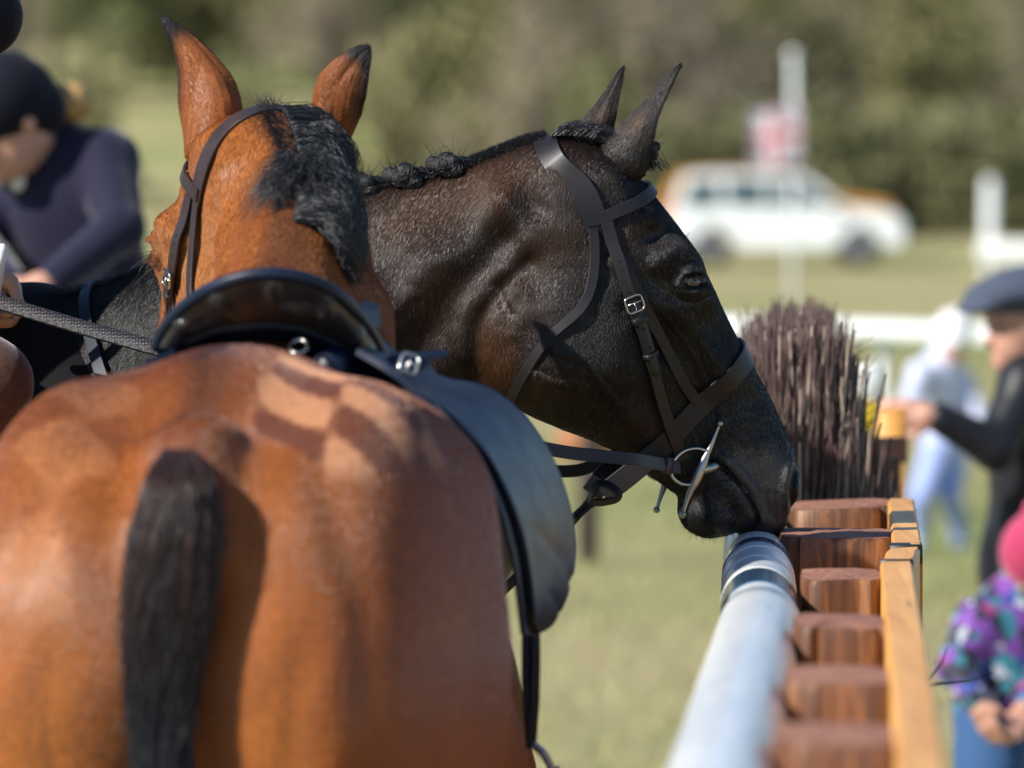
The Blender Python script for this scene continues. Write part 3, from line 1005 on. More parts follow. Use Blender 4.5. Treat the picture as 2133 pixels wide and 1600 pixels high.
# ---------------------------------------------------------------- tack
def surf(mp, uvs, side, off, sm=False):
    """Points on the head's surface and outward normals in the world. uvs: (u, v, s): s = -1 camera's side of the plane, +1 the other; 0 at the rim."""
    a = np.asarray(uvs, float)
    h = np.sqrt(np.maximum(samp(H2S, a[:, 0], a[:, 1]), 0)) if sm else hthick(a[:, 0], a[:, 1])
    y = a[:, 2] * h
    L = np.stack([a[:, 0], a[:, 1], y], -1)
    n = np.stack([-samp(H2SU, a[:, 0], a[:, 1]), -samp(H2SV, a[:, 0], a[:, 1]), 2 * y], -1)
    n /= np.linalg.norm(n, axis=1, keepdims=True) + 1e-9
    p = mp(L)
    N = mp(L + n * 4) - p
    N /= np.linalg.norm(N, axis=1, keepdims=True) + 1e-9
    return p, N

def inside_uv(uv):
    """Pulls (u, v) points that fall outside the outline back to it."""
    uv = np.array(uv, float)
    for _ in range(30):
        e = samp(E, uv[:, 0], uv[:, 1])
        gx = (samp(E, uv[:, 0] + 2, uv[:, 1]) - samp(E, uv[:, 0] - 2, uv[:, 1])) / 4
        gy = (samp(E, uv[:, 0], uv[:, 1] + 2) - samp(E, uv[:, 0], uv[:, 1] - 2)) / 4
        m = e < .5
        uv[m] += np.stack([gx, gy], -1)[m] * np.clip(.6 - e[m], 0, 6)[:, None]
    return uv

def path_loop(uv, n=70, side=-1, both=True):
    """Path that runs over the near side along uv, and, when both, on round the rim and back along the far side."""
    s = spline(uv, n)
    s = inside_uv(s)
    near = np.column_stack([s, np.full(len(s), float(side))])
    if not both: return near
    far = near[::-1].copy(); far[:, 2] *= -1
    return np.vstack([near, far[1:]])

def smooth_path(p, n, it=6, closed=False):
    p = resample(p, n)
    for _ in range(it):
        if closed: p = .5 * p + .25 * (np.roll(p, 1, 0) + np.roll(p, -1, 0))
        else: p[1:-1] = .5 * p[1:-1] + .25 * (p[2:] + p[:-2])
    return p

def lay(mp, uvs, off=.0035, n=60, it=4):
    p, N = surf(mp, uvs, -1, 0, True)
    p = p + N * off
    q = smooth_path(p, n, it)
    # carry the normals along
    s0 = np.concatenate([[0], np.cumsum(np.linalg.norm(np.diff(p, axis=0), axis=1))]); s1 = np.linspace(0, s0[-1], n)
    M = np.stack([np.interp(s1, s0, N[:, i]) for i in range(3)], -1)
    for _ in range(max(4, it)): M[1:-1] = .5 * M[1:-1] + .25 * (M[2:] + M[:-2])
    M /= np.linalg.norm(M, axis=1, keepdims=True) + 1e-9
    return q, M

def strap_on(name, mp, uv, w, mat, parent, side=-1, both=False, off=.0038, thick=.0045, n=60, it=4, label=None):
    q, M = lay(mp, path_loop(uv, 80, side, both), off, n, it)
    v, f = ribbon(q, M, w, thick)
    o = add(name, v, f, mat, parent, sharp=30)
    if label: o['label'] = label
    return o, q, M

def buckle(parent, c, t, nrm, w, ln, r=.0016):
    c = np.array(c); t = np.array(t) / np.linalg.norm(t); nrm = nrm - t * (nrm @ t); nrm = nrm / np.linalg.norm(nrm); b = np.cross(t, nrm)
    k = []
    for i in range(28):
        a = 2 * math.pi * i / 28
        x = abs(math.cos(a)) ** .45 * math.copysign(1, math.cos(a)) * w / 2; y = abs(math.sin(a)) ** .45 * math.copysign(1, math.sin(a)) * ln / 2
        k.append(c + b * x + t * y + nrm * .0005)
    m = MB().put(*tube(k, r, 8, True))
    m.put(*tube([c + b * -w / 2 - t * ln * .05, c + b * w / 2 - t * ln * .05], r * .8, 8))
    m.put(*tube([c - t * ln * .05 + nrm * .0012, c + t * ln * .42 + nrm * .0015], r * .7, 8))
    return m.build('buckle', M_STEEL, parent)

def keeper(parent, c, t, nrm, w, ln, mat, thick=.0105):
    c = np.array(c); t = np.array(t) / np.linalg.norm(t); nrm = nrm - t * (nrm @ t); nrm = nrm / np.linalg.norm(nrm); b = np.cross(t, nrm)
    v, f = box((0, 0, 0), (w + .005, ln, thick), 0, .0012, np.stack([b, t, nrm]))
    return add('keeper', v + c, f, mat, parent)

def punch_holes(parent, q, M, i0, i1, n):
    for i in np.linspace(i0, i1, n):
        m = MB()
        k = int(i)
        t = q[k + 1] - q[k - 1]; t /= np.linalg.norm(t); nn = M[k]; b = np.cross(t, nn)
        c = q[k] + nn * .0028
        ring = [c + (t * math.cos(a) + b * math.sin(a)) * .0021 for a in np.arange(10) * 2 * math.pi / 10]
        m.put(ring, [tuple(range(10))]).build('punch_hole', M_HOLE, parent)
M_HOLE = plain('punched_hole', (.003, .003, .003), .9, bump=0)

def tongue(name, q, M, i0, i1, w, mat, parent, lift=.0045, n=24):
    """A second layer of strap lying on the first from sample i0 to i1, with a pointed end."""
    s = np.linspace(i0, i1, n)
    ii = np.arange(len(q))
    p = np.stack([np.interp(s, ii, q[:, k]) for k in range(3)], -1); N = np.stack([np.interp(s, ii, M[:, k]) for k in range(3)], -1)
    ww = np.full(n, w); ww[-3:] = [w * .92, w * .7, w * .3]
    v, f = ribbon(p + N * lift, N, ww, .004)
    return add(name, v, f, mat, parent)

def bridle(mp, parent_origin, label, mat, hw, cheek_w, nose_w, noseband=True):
    r = empty('bridle', parent_origin, label, 'bridle', 'bridles on the horses')
    # headpiece, over the poll to both sides
    hp, q, M = strap_on('headpiece', mp, [(1207, 478), (1196, 440), (1180, 392), (1160, 335), (1143, 300), (1138, 280)], hw, mat, r, both=True, n=90, it=40, off=.006)
    hp2 = [strap_on('cheekpiece', mp, [(1222, 462), (1243, 540), (1268, 625), (1292, 705), (1330, 800), (1362, 870), (1402, 952)], cheek_w, mat, r, side=s, off=.0105, n=90) for s in (-1, 1)]
    bb, _, _ = strap_on('browband', mp, [(1183, 460), (1206, 456), (1250, 438), (1300, 416), (1342, 394)], .0185, mat, r, both=True, off=.0085, thick=.005, n=90)
    for s in (-1, 1):
        # loop of the browband round the headpiece
        p, N = surf(mp, np.array([[1200, 458, s]]), s, 0)
    th, _, _ = strap_on('throat_lash', mp, [(1196, 470), (1202, 520), (1192, 600), (1160, 690), (1120, 770), (1072, 838), (1058, 856)], .0150, mat, r, both=True, off=.007, n=110, it=40)
    if noseband:
        ns, _, _ = strap_on('noseband_cheek', mp, [(1216, 470), (1250, 545), (1300, 640), (1350, 720), (1392, 790), (1430, 838)], .0175, mat, r, off=.003)
        ns2, _, _ = strap_on('noseband_cheek', mp, [(1216, 470), (1250, 545), (1300, 640), (1350, 720), (1392, 790), (1430, 838)], .0175, mat, r, side=1, off=.003)
    for (o, q, M), s in zip(hp2, (-1, 1)):
        i = 29
        t = q[i + 1] - q[i - 1]
        buckle(o, q[i] + M[i] * .006, t, M[i], cheek_w + .009, .024)
        keeper(o, q[i + 6] + M[i + 6] * .003, q[i + 7] - q[i + 5], M[i + 6], cheek_w, .010, mat)
        tongue('billet', q, M, i - 2, i + 27, cheek_w * .92, mat, o)
        keeper(o, q[i + 19] + M[i + 19] * .003, q[i + 20] - q[i + 18], M[i + 19], cheek_w, .008, mat, .013)
        punch_holes(o, q, M, i - 15, i - 4, 4)
        if s == -1 or True:
            punch_holes(o, q + M * .0045, M, i + 3, i + 16, 3)
    return r

DB = bridle(dark_map, dk(1250, 600), 'dark leather bridle with a wide headpiece worn by the near-black horse', M_LEATHER, .036, .0185, .03)

# noseband of the dark horse: a wide band that hangs below the jaw where the martingale takes hold of it
p, N = surf(dark_map, path_loop([(1352, 932), (1390, 890), (1430, 846), (1490, 785), (1535, 738), (1552, 718)], 80, -1, True), -1, 0)
p = p + N * .0045
low_n = dk(1252, 1030, -.012); low_f = dk(1238, 1030, .014)
p = np.vstack([spline([low_n, dk(1298, 985, -.035), p[0]], 24)[:-1], p, spline([p[-1], dk(1282, 985, .035), low_f], 24)[1:]])
n0 = np.array([[-.1, -1, -.1]] * 23); n1 = np.array([[-.1, 1, -.1]] * 23)
N = np.vstack([n0, N, n1])
q = smooth_path(p, 130, 5); s0 = np.concatenate([[0], np.cumsum(np.linalg.norm(np.diff(p, axis=0), axis=1))]); s1 = np.linspace(0, s0[-1], 130)
M = np.stack([np.interp(s1, s0, N[:, i]) for i in range(3)], -1)
for _ in range(8): M[1:-1] = .5 * M[1:-1] + .25 * (M[2:] + M[:-2])
v, f = ribbon(q, M, .033, .0048)
add('noseband', v, f, M_LEATHER, DB, sharp=30)
# full-cheek snaffle
hb_ = float(hthick(1430, 970)) / SU
def bit(parent, mp, side, off=.016):
    y = side * (hb_ + off)
    bt = MB()
    pts = [(1471, 880), (1466, 892), (1452, 926), (1441, 950), (1433, 970), (1427, 984), (1421, 998), (1411, 1018), (1400, 1050), (1396, 1066)]
    rad = [.0026, .0027, .0042, .0050, .0078, .0086, .0074, .0048, .0032, .0027]
    W = [mp(np.array([u, v_, (y) * SU])) for u, v_ in pts]
    bt.put(*tube(spline(W, 40), np.interp(np.linspace(0, 1, 40), np.linspace(0, 1, len(rad)), rad), 14))
    o = bt.build('bit_cheek', M_STEELD, parent)
    for (u, v_) in ((1471, 879), (1395, 1067)):
        MB().put(*ball(mp(np.array([u, v_, y * SU])), .0054, 16, 10)).build('ball_end', M_STEELD, o)
    ring = [mp(np.array([u, v_, (y + side * .002) * SU])) for u, v_ in [(1447, 936), (1425, 930), (1400, 934), (1380, 950), (1370, 972), (1374, 990), (1390, 1002), (1404, 1005), (1416, 1004)]]
    m = MB().put(*tube(spline(ring, 50), .0024, 10))
    m.build('bit_ring', M_STEEL, o)
    mth = [mp(np.array([1431, 974, y * SU])), mp(np.array([1450, 972, (y - side * .006) * SU])), mp(np.array([1472, 968, (y - side * .016) * SU])), mp(np.array([1500, 985, (y - side * .05) * SU]))]
    m = MB().put(*tube(spline(mth, 20), np.linspace(.009, .0065, 20), 12))
    m.build('mouthpiece', M_STEELD, o)
    return o
bit(DB, dark_map, -1)
bit(DB, dark_map, 1)

# reins of the dark horse: near rein from the bit ring to the rider's hands, rubber grip along the left half
REIN_HAND = Pn(-60, 612, 8.52)
rn = empty('reins', dk(1380, 975), 'brown leather reins with pimpled rubber grips running to the black-sleeved rider', 'reins')
a = dk(1386, 970, -(hb_ + .020))
path = spline([a, Pn(1330, 958, 8.40), Pn(1250, 950, 8.38), Pn(1145, 936, 8.36), Pn(900, 882, 8.30), Pn(600, 800, 8.27), Pn(330, 727, 8.33), Pn(150, 676, 8.42), REIN_HAND], 160)
nrm = np.tile(np.array([.0, -1.0, .25]), (160, 1)); nrm[70:] = [0, -.85, .5]
v, f = ribbon(path[:98], nrm[:98], .0195, .004)
add('rein', v, f, M_LEATHER2, rn, sharp=30)
v, f = ribbon(path[95:], nrm[95:], .0235, .006)
o = add('rubber_grip', v, f, M_RUBBER, rn)
for i in (0,):
    keeper(rn, path[4], path[6] - path[2], np.array([0, -1.0, .1]), .0195, .016, M_LEATHER2, .010)
path2 = spline([dk(1386, 970, hb_ + .02), Pn(1330, 952, 8.62), Pn(1250, 966, 8.63), Pn(1165, 982, 8.64), Pn(900, 960, 8.70), Pn(500, 800, 8.80), Pn(200, 700, 8.80), Pn(-60, 615, 8.60)], 120)
v, f = ribbon(path2, np.tile(np.array([.0, -1.0, .15]), (120, 1)), .019, .004)
add('rein', v, f, M_LEATHER, rn, sharp=30)

# martingale: loop round the noseband below the jaw, strap down between the forelegs, neck strap
mg = empty('martingale', dk(1250, 1020), 'dark leather martingale hooked to the noseband under the near-black horse\'s jaw', 'martingale')
lp = spline([Pn(1196, 1078, 8.47), Pn(1222, 1052, 8.475), Pn(1236, 1024, 8.46), Pn(1248, 1008, 8.46), Pn(1270, 1012, 8.455), Pn(1288, 1028, 8.455), Pn(1282, 1040, 8.46), Pn(1256, 1046, 8.47), Pn(1230, 1050, 8.478), Pn(1196, 1080, 8.476)], 60)
cN = np.cross(np.gradient(lp, axis=0), [0, 1.0, 0])
cN = cN / np.linalg.norm(cN, axis=1, keepdims=True) + np.array([0, -.75, .15])
v, f = ribbon(lp, cN, .017, .0042)
add('loop', v, f, M_LEATHER, mg, sharp=30)
st_ = spline([Pn(1200, 1075, 8.473), Pn(1150, 1130, 8.49), Pn(1000, 1270, 8.52), Pn(800, 1400, 8.55), Pn(560, 1560, 8.56)], 60)
cN = np.cross(np.gradient(st_, axis=0), [0, 1.0, 0]); cN = cN / np.linalg.norm(cN, axis=1, keepdims=True) + np.array([0, -.75, .15])
v, f = ribbon(st_, cN, .018, .007)
add('chest_strap', v, f, M_LEATHER, mg, sharp=30)
_, q, M = strap_on('neck_strap', dark_map, [(205, 600), (222, 640), (252, 700), (300, 800), (380, 950), (480, 1120), (560, 1210)], .021, M_SADDLE, mg, both=False, off=.010)
_, q, M = strap_on('neck_strap', dark_map, [(205, 600), (222, 640), (252, 700), (300, 800), (380, 950), (480, 1120), (560, 1210)], .021, M_SADDLE, mg, side=1, both=False, off=.010)

# bridle of the bay
BB = bridle(bay_map, bay_map(np.array([1250, 600, 0.0])), 'brown leather bridle with two buckled cheek straps worn by the orange-bay horse', M_LEATHER2, .030, .0205, .03)
strap_on('noseband', bay_map, [(1340, 962), (1390, 890), (1430, 846), (1490, 785), (1535, 738), (1552, 718)], .030, M_LEATHER2, BB, both=True, off=.006, n=90)
bit(BB, bay_map, -1); bit(BB, bay_map, 1)
# ---------------------------------------------------------------- saddle on the bay
SO = BW(0, .95, 1.60)
sad = empty('saddle', SO, 'black leather jumping saddle with stirrups on the orange-bay horse', 'saddle')
def PP(lst):
    return np.array([Pn(*p) for p in lst])
rim = spline(PP([(326, 724, 7.24), (345, 682, 7.20), (382, 640, 7.15), (440, 601, 7.11), (500, 579, 7.09), (560, 571, 7.085), (630, 579, 7.09), (692, 607, 7.11), (742, 652, 7.15), (777, 702, 7.20), (797, 748, 7.24)]), 61)
low = spline(PP([(372, 728, 7.22), (400, 707, 7.20), (445, 688, 7.18), (505, 678, 7.165), (570, 676, 7.16), (640, 688, 7.165), (702, 716, 7.18), (762, 757, 7.20), (806, 796, 7.22)]), 61)
T_ = np.linspace(0, 1, 14)[:, None, None]
bk = rim[None] * (1 - T_) + low[None] * T_
bk = bk - BF * (np.sin(math.pi * T_) * .016)
fx_ = np.arange(61)
for c_ in (9, 20, 30, 40, 50):                       # stitched pleats in the cantle's back
    bk = bk - BF * (np.exp(-((fx_ - c_) / 1.1) ** 2)[None, :, None] * np.sin(math.pi * T_) * .014)
v, f = grid_mesh(bk, .004)
add('cantle', v, f, M_CANTLE, sad)
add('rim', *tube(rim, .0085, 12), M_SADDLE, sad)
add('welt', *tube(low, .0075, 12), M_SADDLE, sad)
# seat, dished, up to the pommel
rl = BL(rim)
rows = []
for t in np.linspace(0, 1, 22):
    y = .0 + t * .47
    shr = 1 - .45 * smoothstep(.2, 1, np.array(t))
    x = (rl[:, 0] - rl[:, 0].mean()) * shr + rl[:, 0].mean() * (1 - t) + .0 * t
    dip = -.085 * math.sin(math.pi * min(t * 1.05, 1)) ** 1.1 - .01 * t
    z0 = rl[:, 2]
    arch = 1.60 + (z0 - z0.min()) * .9
    z = z0 * (1 - smoothstep(0, .5, np.array(t))) + (z0.max() - .03 - 2.6 * (x) ** 2) * smoothstep(0, .5, np.array(t)) + dip
    rows.append(BW(x, rl[:, 1] + y, z))
v, f = grid_mesh(np.array(rows), .006)
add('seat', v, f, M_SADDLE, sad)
# panels under the seat, one each side of the spine
for s_ in (-1, 1):
    pr = [bcap((.075 * s_ + .004, .78, 1.640), (.085 * s_, 1.05, 1.60), .030, .036), bcap((.12 * s_, .82, 1.612), (.14 * s_, 1.15, 1.575), .028, .038), bcap((.085 * s_, 1.05, 1.62), (.11 * s_, 1.28, 1.60), .038, .045)]
    v, q = sdf_mesh(pr, .009, .05)
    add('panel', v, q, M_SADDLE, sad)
def mirror(G):
    L = BL(G); L[..., 0] *= -1
    return BW(L[..., 0], L[..., 1], L[..., 2])[..., ::-1, :]
rear = spline(PP([(872, 806, 7.09), (925, 855, 7.08), (1000, 930, 7.07), (1052, 1020, 7.07), (1085, 1110, 7.08), (1103, 1200, 7.09), (1109, 1260, 7.10), (1112, 1300, 7.12)]), 44)
front = spline(PP([(900, 792, 7.34), (1000, 806, 7.40), (1070, 850, 7.44), (1135, 932, 7.47), (1176, 1030, 7.48), (1195, 1120, 7.48), (1191, 1190, 7.46), (1174, 1250, 7.42), (1148, 1297, 7.34), (1120, 1316, 7.24)]), 44)
T_ = np.linspace(0, 1, 20)[:, None, None]
fl = rear[None] * (1 - T_) + front[None] * T_
ii = np.linspace(0, 1, 44)[None, :, None]
fl = fl + BR * (np.sin(math.pi * T_) * .010 * np.sin(math.pi * ii) ** .6)
fl = fl - BR * (.0045 * np.exp(-((ii - .60 - .05 * T_) / .012) ** 2) * smoothstep(.05, .3, T_)) - BR * (.003 * np.exp(-((ii - .80 + .03 * T_) / .014) ** 2) * smoothstep(.3, .6, T_))
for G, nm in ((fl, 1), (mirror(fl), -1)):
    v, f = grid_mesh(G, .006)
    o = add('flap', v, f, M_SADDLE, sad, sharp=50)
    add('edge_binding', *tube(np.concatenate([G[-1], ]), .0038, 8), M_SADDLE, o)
# under-flap
sr = spline(PP([(905, 842, 7.06), (985, 945, 7.04), (1036, 1050, 7.03), (1066, 1160, 7.04), (1080, 1250, 7.06), (1088, 1322, 7.08)]), 30)
sf = spline(PP([(930, 830, 7.36), (1040, 905, 7.40), (1110, 1030, 7.42), (1140, 1130, 7.42), (1140, 1230, 7.40), (1118, 1325, 7.36)]), 30)
T_ = np.linspace(0, 1, 10)[:, None, None]
uf = sr[None] * (1 - T_) + sf[None] * T_
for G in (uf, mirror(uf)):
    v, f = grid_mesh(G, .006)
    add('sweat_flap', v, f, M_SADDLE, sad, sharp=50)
# skirt between seat and flap
kr = spline(PP([(742, 742, 7.12), (800, 776, 7.10), (850, 812, 7.09), (905, 868, 7.08)]), 20)
kf = spline(PP([(786, 716, 7.30), (838, 760, 7.33), (885, 786, 7.36), (960, 812, 7.40)]), 20)
T_ = np.linspace(0, 1, 10)[:, None, None]
sk = kr[None] * (1 - T_) + kf[None] * T_ + np.array([0, 0, .006])
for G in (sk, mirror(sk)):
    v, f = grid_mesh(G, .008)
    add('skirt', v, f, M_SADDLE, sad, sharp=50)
# strap end and buckle standing off the skirt
sp = spline(PP([(806, 764, 7.16), (824, 746, 7.17), (860, 744, 7.19), (900, 740, 7.21), (930, 736, 7.22)]), 30)
v, f = ribbon(sp, np.tile(np.array([-.1, -.55, .8]), (30, 1)), .015, .005)
o = add('stirrup_strap', v, f, M_SADDLE, sad, sharp=30)
sp2 = spline(PP([(812, 778, 7.155), (838, 766, 7.15), (866, 770, 7.16), (890, 752, 7.18)]), 20)
v, f = ribbon(sp2, np.tile(np.array([-.1, -.55, .8]), (20, 1)), .014, .004)
add('billet', v, f, M_SADDLE, o, sharp=30)
buckle(o, Pn(852, 757, 7.145), np.array([1.0, .1, -.35]), np.array([.1, -.8, .4]), .026, .022, .0022)
# dee rings
for (u_, v_, d_) in ((622, 722, 7.12),):
    c = Pn(u_, v_, d_)
    ring = [c + BR * (.011 * math.cos(a)) + np.array([0, 0, .008 * math.sin(a)]) + BF * (.006 * math.sin(a) * 2) for a in np.linspace(0, 2 * math.pi, 24, endpoint=False)]
    add('dee_ring', *tube(ring, .0022, 8, True), M_STEEL, sad)
# girth
gp = []
for a in np.linspace(0, math.pi, 40):
    gp.append(BW(.325 * math.cos(a), 1.13, 1.10 - .445 * math.sin(a)))
gp = np.array(gp); gn = gp - BW(0, 1.13, 1.10)
v, f = ribbon(gp, gn, .08, .008)
add('girth', v, f, M_SADDLE, sad, sharp=30)
# stirrups
for s_ in (1, -1):
    top = Pn(1100, 1270, 7.30); L0 = BL(top)
    X = lambda a, b, c: BW((L0[0] + a) * s_, L0[1] + b, L0[2] + c)
    st = None
    for k_, (dx, dy) in enumerate(((-.003, -.006), (.006, .008))):
        p = spline([X(dx - .02, dy, .12), X(dx, dy, 0), X(dx + .002, dy, -.10), X(.004, 0, -.178)], 30)
        v, f = ribbon(p, np.tile(BR * s_ + BF * -.35, (30, 1)), .024, .0042)
        o = add('stirrup_leather', v, f, M_SADDLE, sad, sharp=30)
    ir = [X(.004, 0, -.172), X(.022, -.004, -.188), X(.040, -.008, -.225), X(.052, -.010, -.275), X(.056, -.011, -.315), X(.0, 0, -.318), X(-.050, .010, -.315), X(-.044, .009, -.275), X(-.032, .006, -.225), X(-.014, .004, -.188), X(.004, 0, -.172)]
    irn = add('stirrup_iron', *tube(spline(ir, 70), .0055, 10), M_STEELD, sad)
    v, f = box(X(.003, 0, -.318), (.10, .045, .008), -BYAW, .002)
    add('tread', v, f, M_BLACKCORE, irn)
# ---------------------------------------------------------------- hair: tail, manes, plaits, coat, lashes, whiskers
hr = np.random.default_rng(5)
def fuzz(N, K, s):
    w = hr.normal(0, 1, (N, K, 3)); w = np.cumsum(w, 1); w -= w[:, :1]
    return w * s
# --- bay tail
tc = spline([Pn(372, 935, 6.475), Pn(374, 995, 6.435), Pn(370, 1070, 6.425), Pn(358, 1200, 6.418), Pn(341, 1375, 6.412), Pn(338, 1600, 6.40), Pn(345, 1900, 6.36), Pn(352, 2150, 6.36)], 40)
tw = np.interp(np.linspace(0, 1, 40), [0, .05, .10, .18, .33, .5, .8, 1], [.016, .029, .039, .046, .040, .029, .026, .013])
an = np.arange(24) * 2 * math.pi / 24
tk = tw * np.interp(np.linspace(0, 1, 40), [0, .03, .08, .16, 1], [.1, .35, .72, 1, 1])
G = tc[:, None] + BR[None, None] * (tk[:, None] * .80 * np.cos(an)[None])[..., None] + BF[None, None] * (tk[:, None] * .55 * np.sin(an)[None])[..., None]
v, f = grid_mesh(np.concatenate([G, G[:, :1]], 1))
tail = add('tail', v, f, M_BLACKCORE, bay)
N, K = 5200, 14
a = hr.uniform(0, 2 * math.pi, N); rr = np.sqrt(hr.uniform(.55, 1.1, N)); t0 = hr.uniform(0, 1, N) ** 1.6 * .62; t0[:1900] = np.abs(hr.normal(.02, .05, 1900))
ln = hr.uniform(.18, .42, N)
ts = np.clip(t0[:, None] + ln[:, None] * np.linspace(0, 1, K)[None], 0, 1)
ci = np.stack([np.interp(ts, np.linspace(0, 1, 40), tc[:, k]) for k in range(3)], -1); wi = np.interp(ts, np.linspace(0, 1, 40), tw)
loc = BR[None, None] * (wi * (rr * np.cos(a))[:, None])[..., None] + BF[None, None] * (wi * .72 * (rr * np.sin(a))[:, None])[..., None]
S = ci + loc + fuzz(N, K, .0012)
grow = np.linspace(0, 1, K)[None, :, None]
S = S + (loc / np.linalg.norm(loc, axis=-1, keepdims=True)) * grow * hr.uniform(-.003, .010, (N, 1, 1))
ck_ = (hr.integers(0, 60, N) * 2.399)[:, None]
S = S + BR * (.004 * np.sin(np.linspace(0, 1, K)[None] * 7 + ck_))[..., None] * grow + BF * (.004 * np.cos(np.linspace(0, 1, K)[None] * 6 + ck_))[..., None] * grow
M_TAILH = hair_material('tail_hair_shades', .36, True, spec=.38)
TAILC = np.array([.0045, .0045, .0058])[None] * (.35 + 7.0 * hr.uniform(0, 1, (N, 1)) ** 2.2) + np.where((t0 < .06)[:, None], np.array([.05, .016, .004])[None], 0) * hr.uniform(0, 1, (N, 1))
hair('tail_hair', S, np.linspace(.00062, .00022, K)[None], M_TAILH, tail, TAILC, kind='stuff')

# --- bay mane: curls over the right side of the crest
def crest_uv(u):
    top = OUTS[(OUTS[:, 1] < 700) & (OUTS[:, 0] < 1300)]
    o = np.argsort(top[:, 0])
    return np.interp(u, top[o, 0], top[o, 1])
def mane_strands(n, u0, u1, L0, L1, K, curl, seed):
    r = np.random.default_rng(seed)
    t = np.linspace(0, 1, K)[None]
    cl = np.linspace(u0, u1, 24)
    k = r.integers(0, 24, n)
    uc = cl[k] + r.normal(0, 8, n)
    L = (r.uniform(L0, L1, n) * (1 + .12 * np.sin(k * 2.3)))[:, None]
    ph = (k * 1.9 + r.normal(0, .5, n))[:, None]; tight = r.uniform(.6, 1.25, n)[:, None]
    w = 9.5 + 1.5 * np.sin(k * 3.7)[:, None]
    u = uc[:, None] - 18 * t + curl * np.sin(t * w + ph) * t ** .6 * tight
    v = crest_uv(uc)[:, None] + 2 + r.uniform(-6, 6, n)[:, None] * (1 - t) + L * t ** 1.05 + curl * .6 * np.cos(t * w * 1.1 + ph) * t ** .6
    off = .003 + r.uniform(.006, .024, n)[:, None] * np.sin(math.pi * np.minimum(t * 1.05, 1)) ** .8 + curl * .00045 * (1 + np.cos(t * w + ph * 1.3)) * t
    uv = np.stack([u, v, np.full_like(u, -1.0)], -1).reshape(-1, 3)
    uv[:, :2] = inside_uv(uv[:, :2])
    p, N = surf(bay_map, uv, -1, 0)
    return (p + N * off.reshape(-1, 1)).reshape(n, K, 3)
S = mane_strands(5200, 1130, 560, 70, 125, 22, 12, 61) + fuzz(5200, 22, .0009)
hair('mane', S, np.linspace(.00060, .0002, 22)[None], M_MANE, bay, kind='stuff')
# loose tuft that has come out of its plait, and wisps at the poll
TUFT_U = 760
strands = []
for j in range(1500):
    uk = hr.normal(TUFT_U, 34); K = 16; t = np.linspace(0, 1, K)
    r0 = bay_map(np.array([uk, crest_uv(uk) + 4, hr.uniform(-55, 10)]))
    d = np.array([hr.normal(-.45, .35), hr.normal(-.35, .2), hr.normal(.05, .40)]); d /= np.linalg.norm(d)
    ln = hr.uniform(.035, .085)
    strands.append(r0 + np.outer(ln * t, d) + np.outer(-.045 * t ** 2, [0, 0, 1.0]) + np.outer(.02 * np.sin(math.pi * t), [0, -.6, .6]))
S = np.array(strands) + fuzz(len(strands), 16, .0010)
hair('mane_tuft', S, np.linspace(.00055, .00015, 16)[None], M_MANE, bay, kind='stuff')
st = []
for j in range(2200):
    uk = hr.uniform(600, 1130); K = 7; t = np.linspace(0, 1, K)
    r0 = bay_map(np.array([uk, crest_uv(uk) + 2, hr.uniform(-10, 26)]))
    d = np.array([hr.normal(-.15, .5), hr.normal(-.5, .25), hr.normal(.15, .4)]); d /= np.linalg.norm(d)
    st.append(r0 + np.outer(hr.uniform(.006, .026) * t, d) + np.outer(-.010 * t ** 2, [0, 0, 1.0]))
hair('crest_wisps', np.array(st), np.linspace(.00045, .00012, 7)[None], M_MANE, bay, kind='stuff')
strands = []
for j in range(120):
    uk = hr.uniform(1120, 1190); K = 8; t = np.linspace(0, 1, K)
    r0 = bay_map(np.array([uk, crest_uv(uk) + 1, hr.uniform(-20, 25)]))
    d = np.array([hr.normal(.1, .5), hr.normal(-.2, .3), hr.uniform(.3, 1)]); d /= np.linalg.norm(d)
    strands.append(r0 + np.outer(hr.uniform(.008, .03) * t, d))
hair('poll_wisps', np.array(strands), np.linspace(.0004, .0001, 8)[None], M_MANE, bay, kind='stuff')

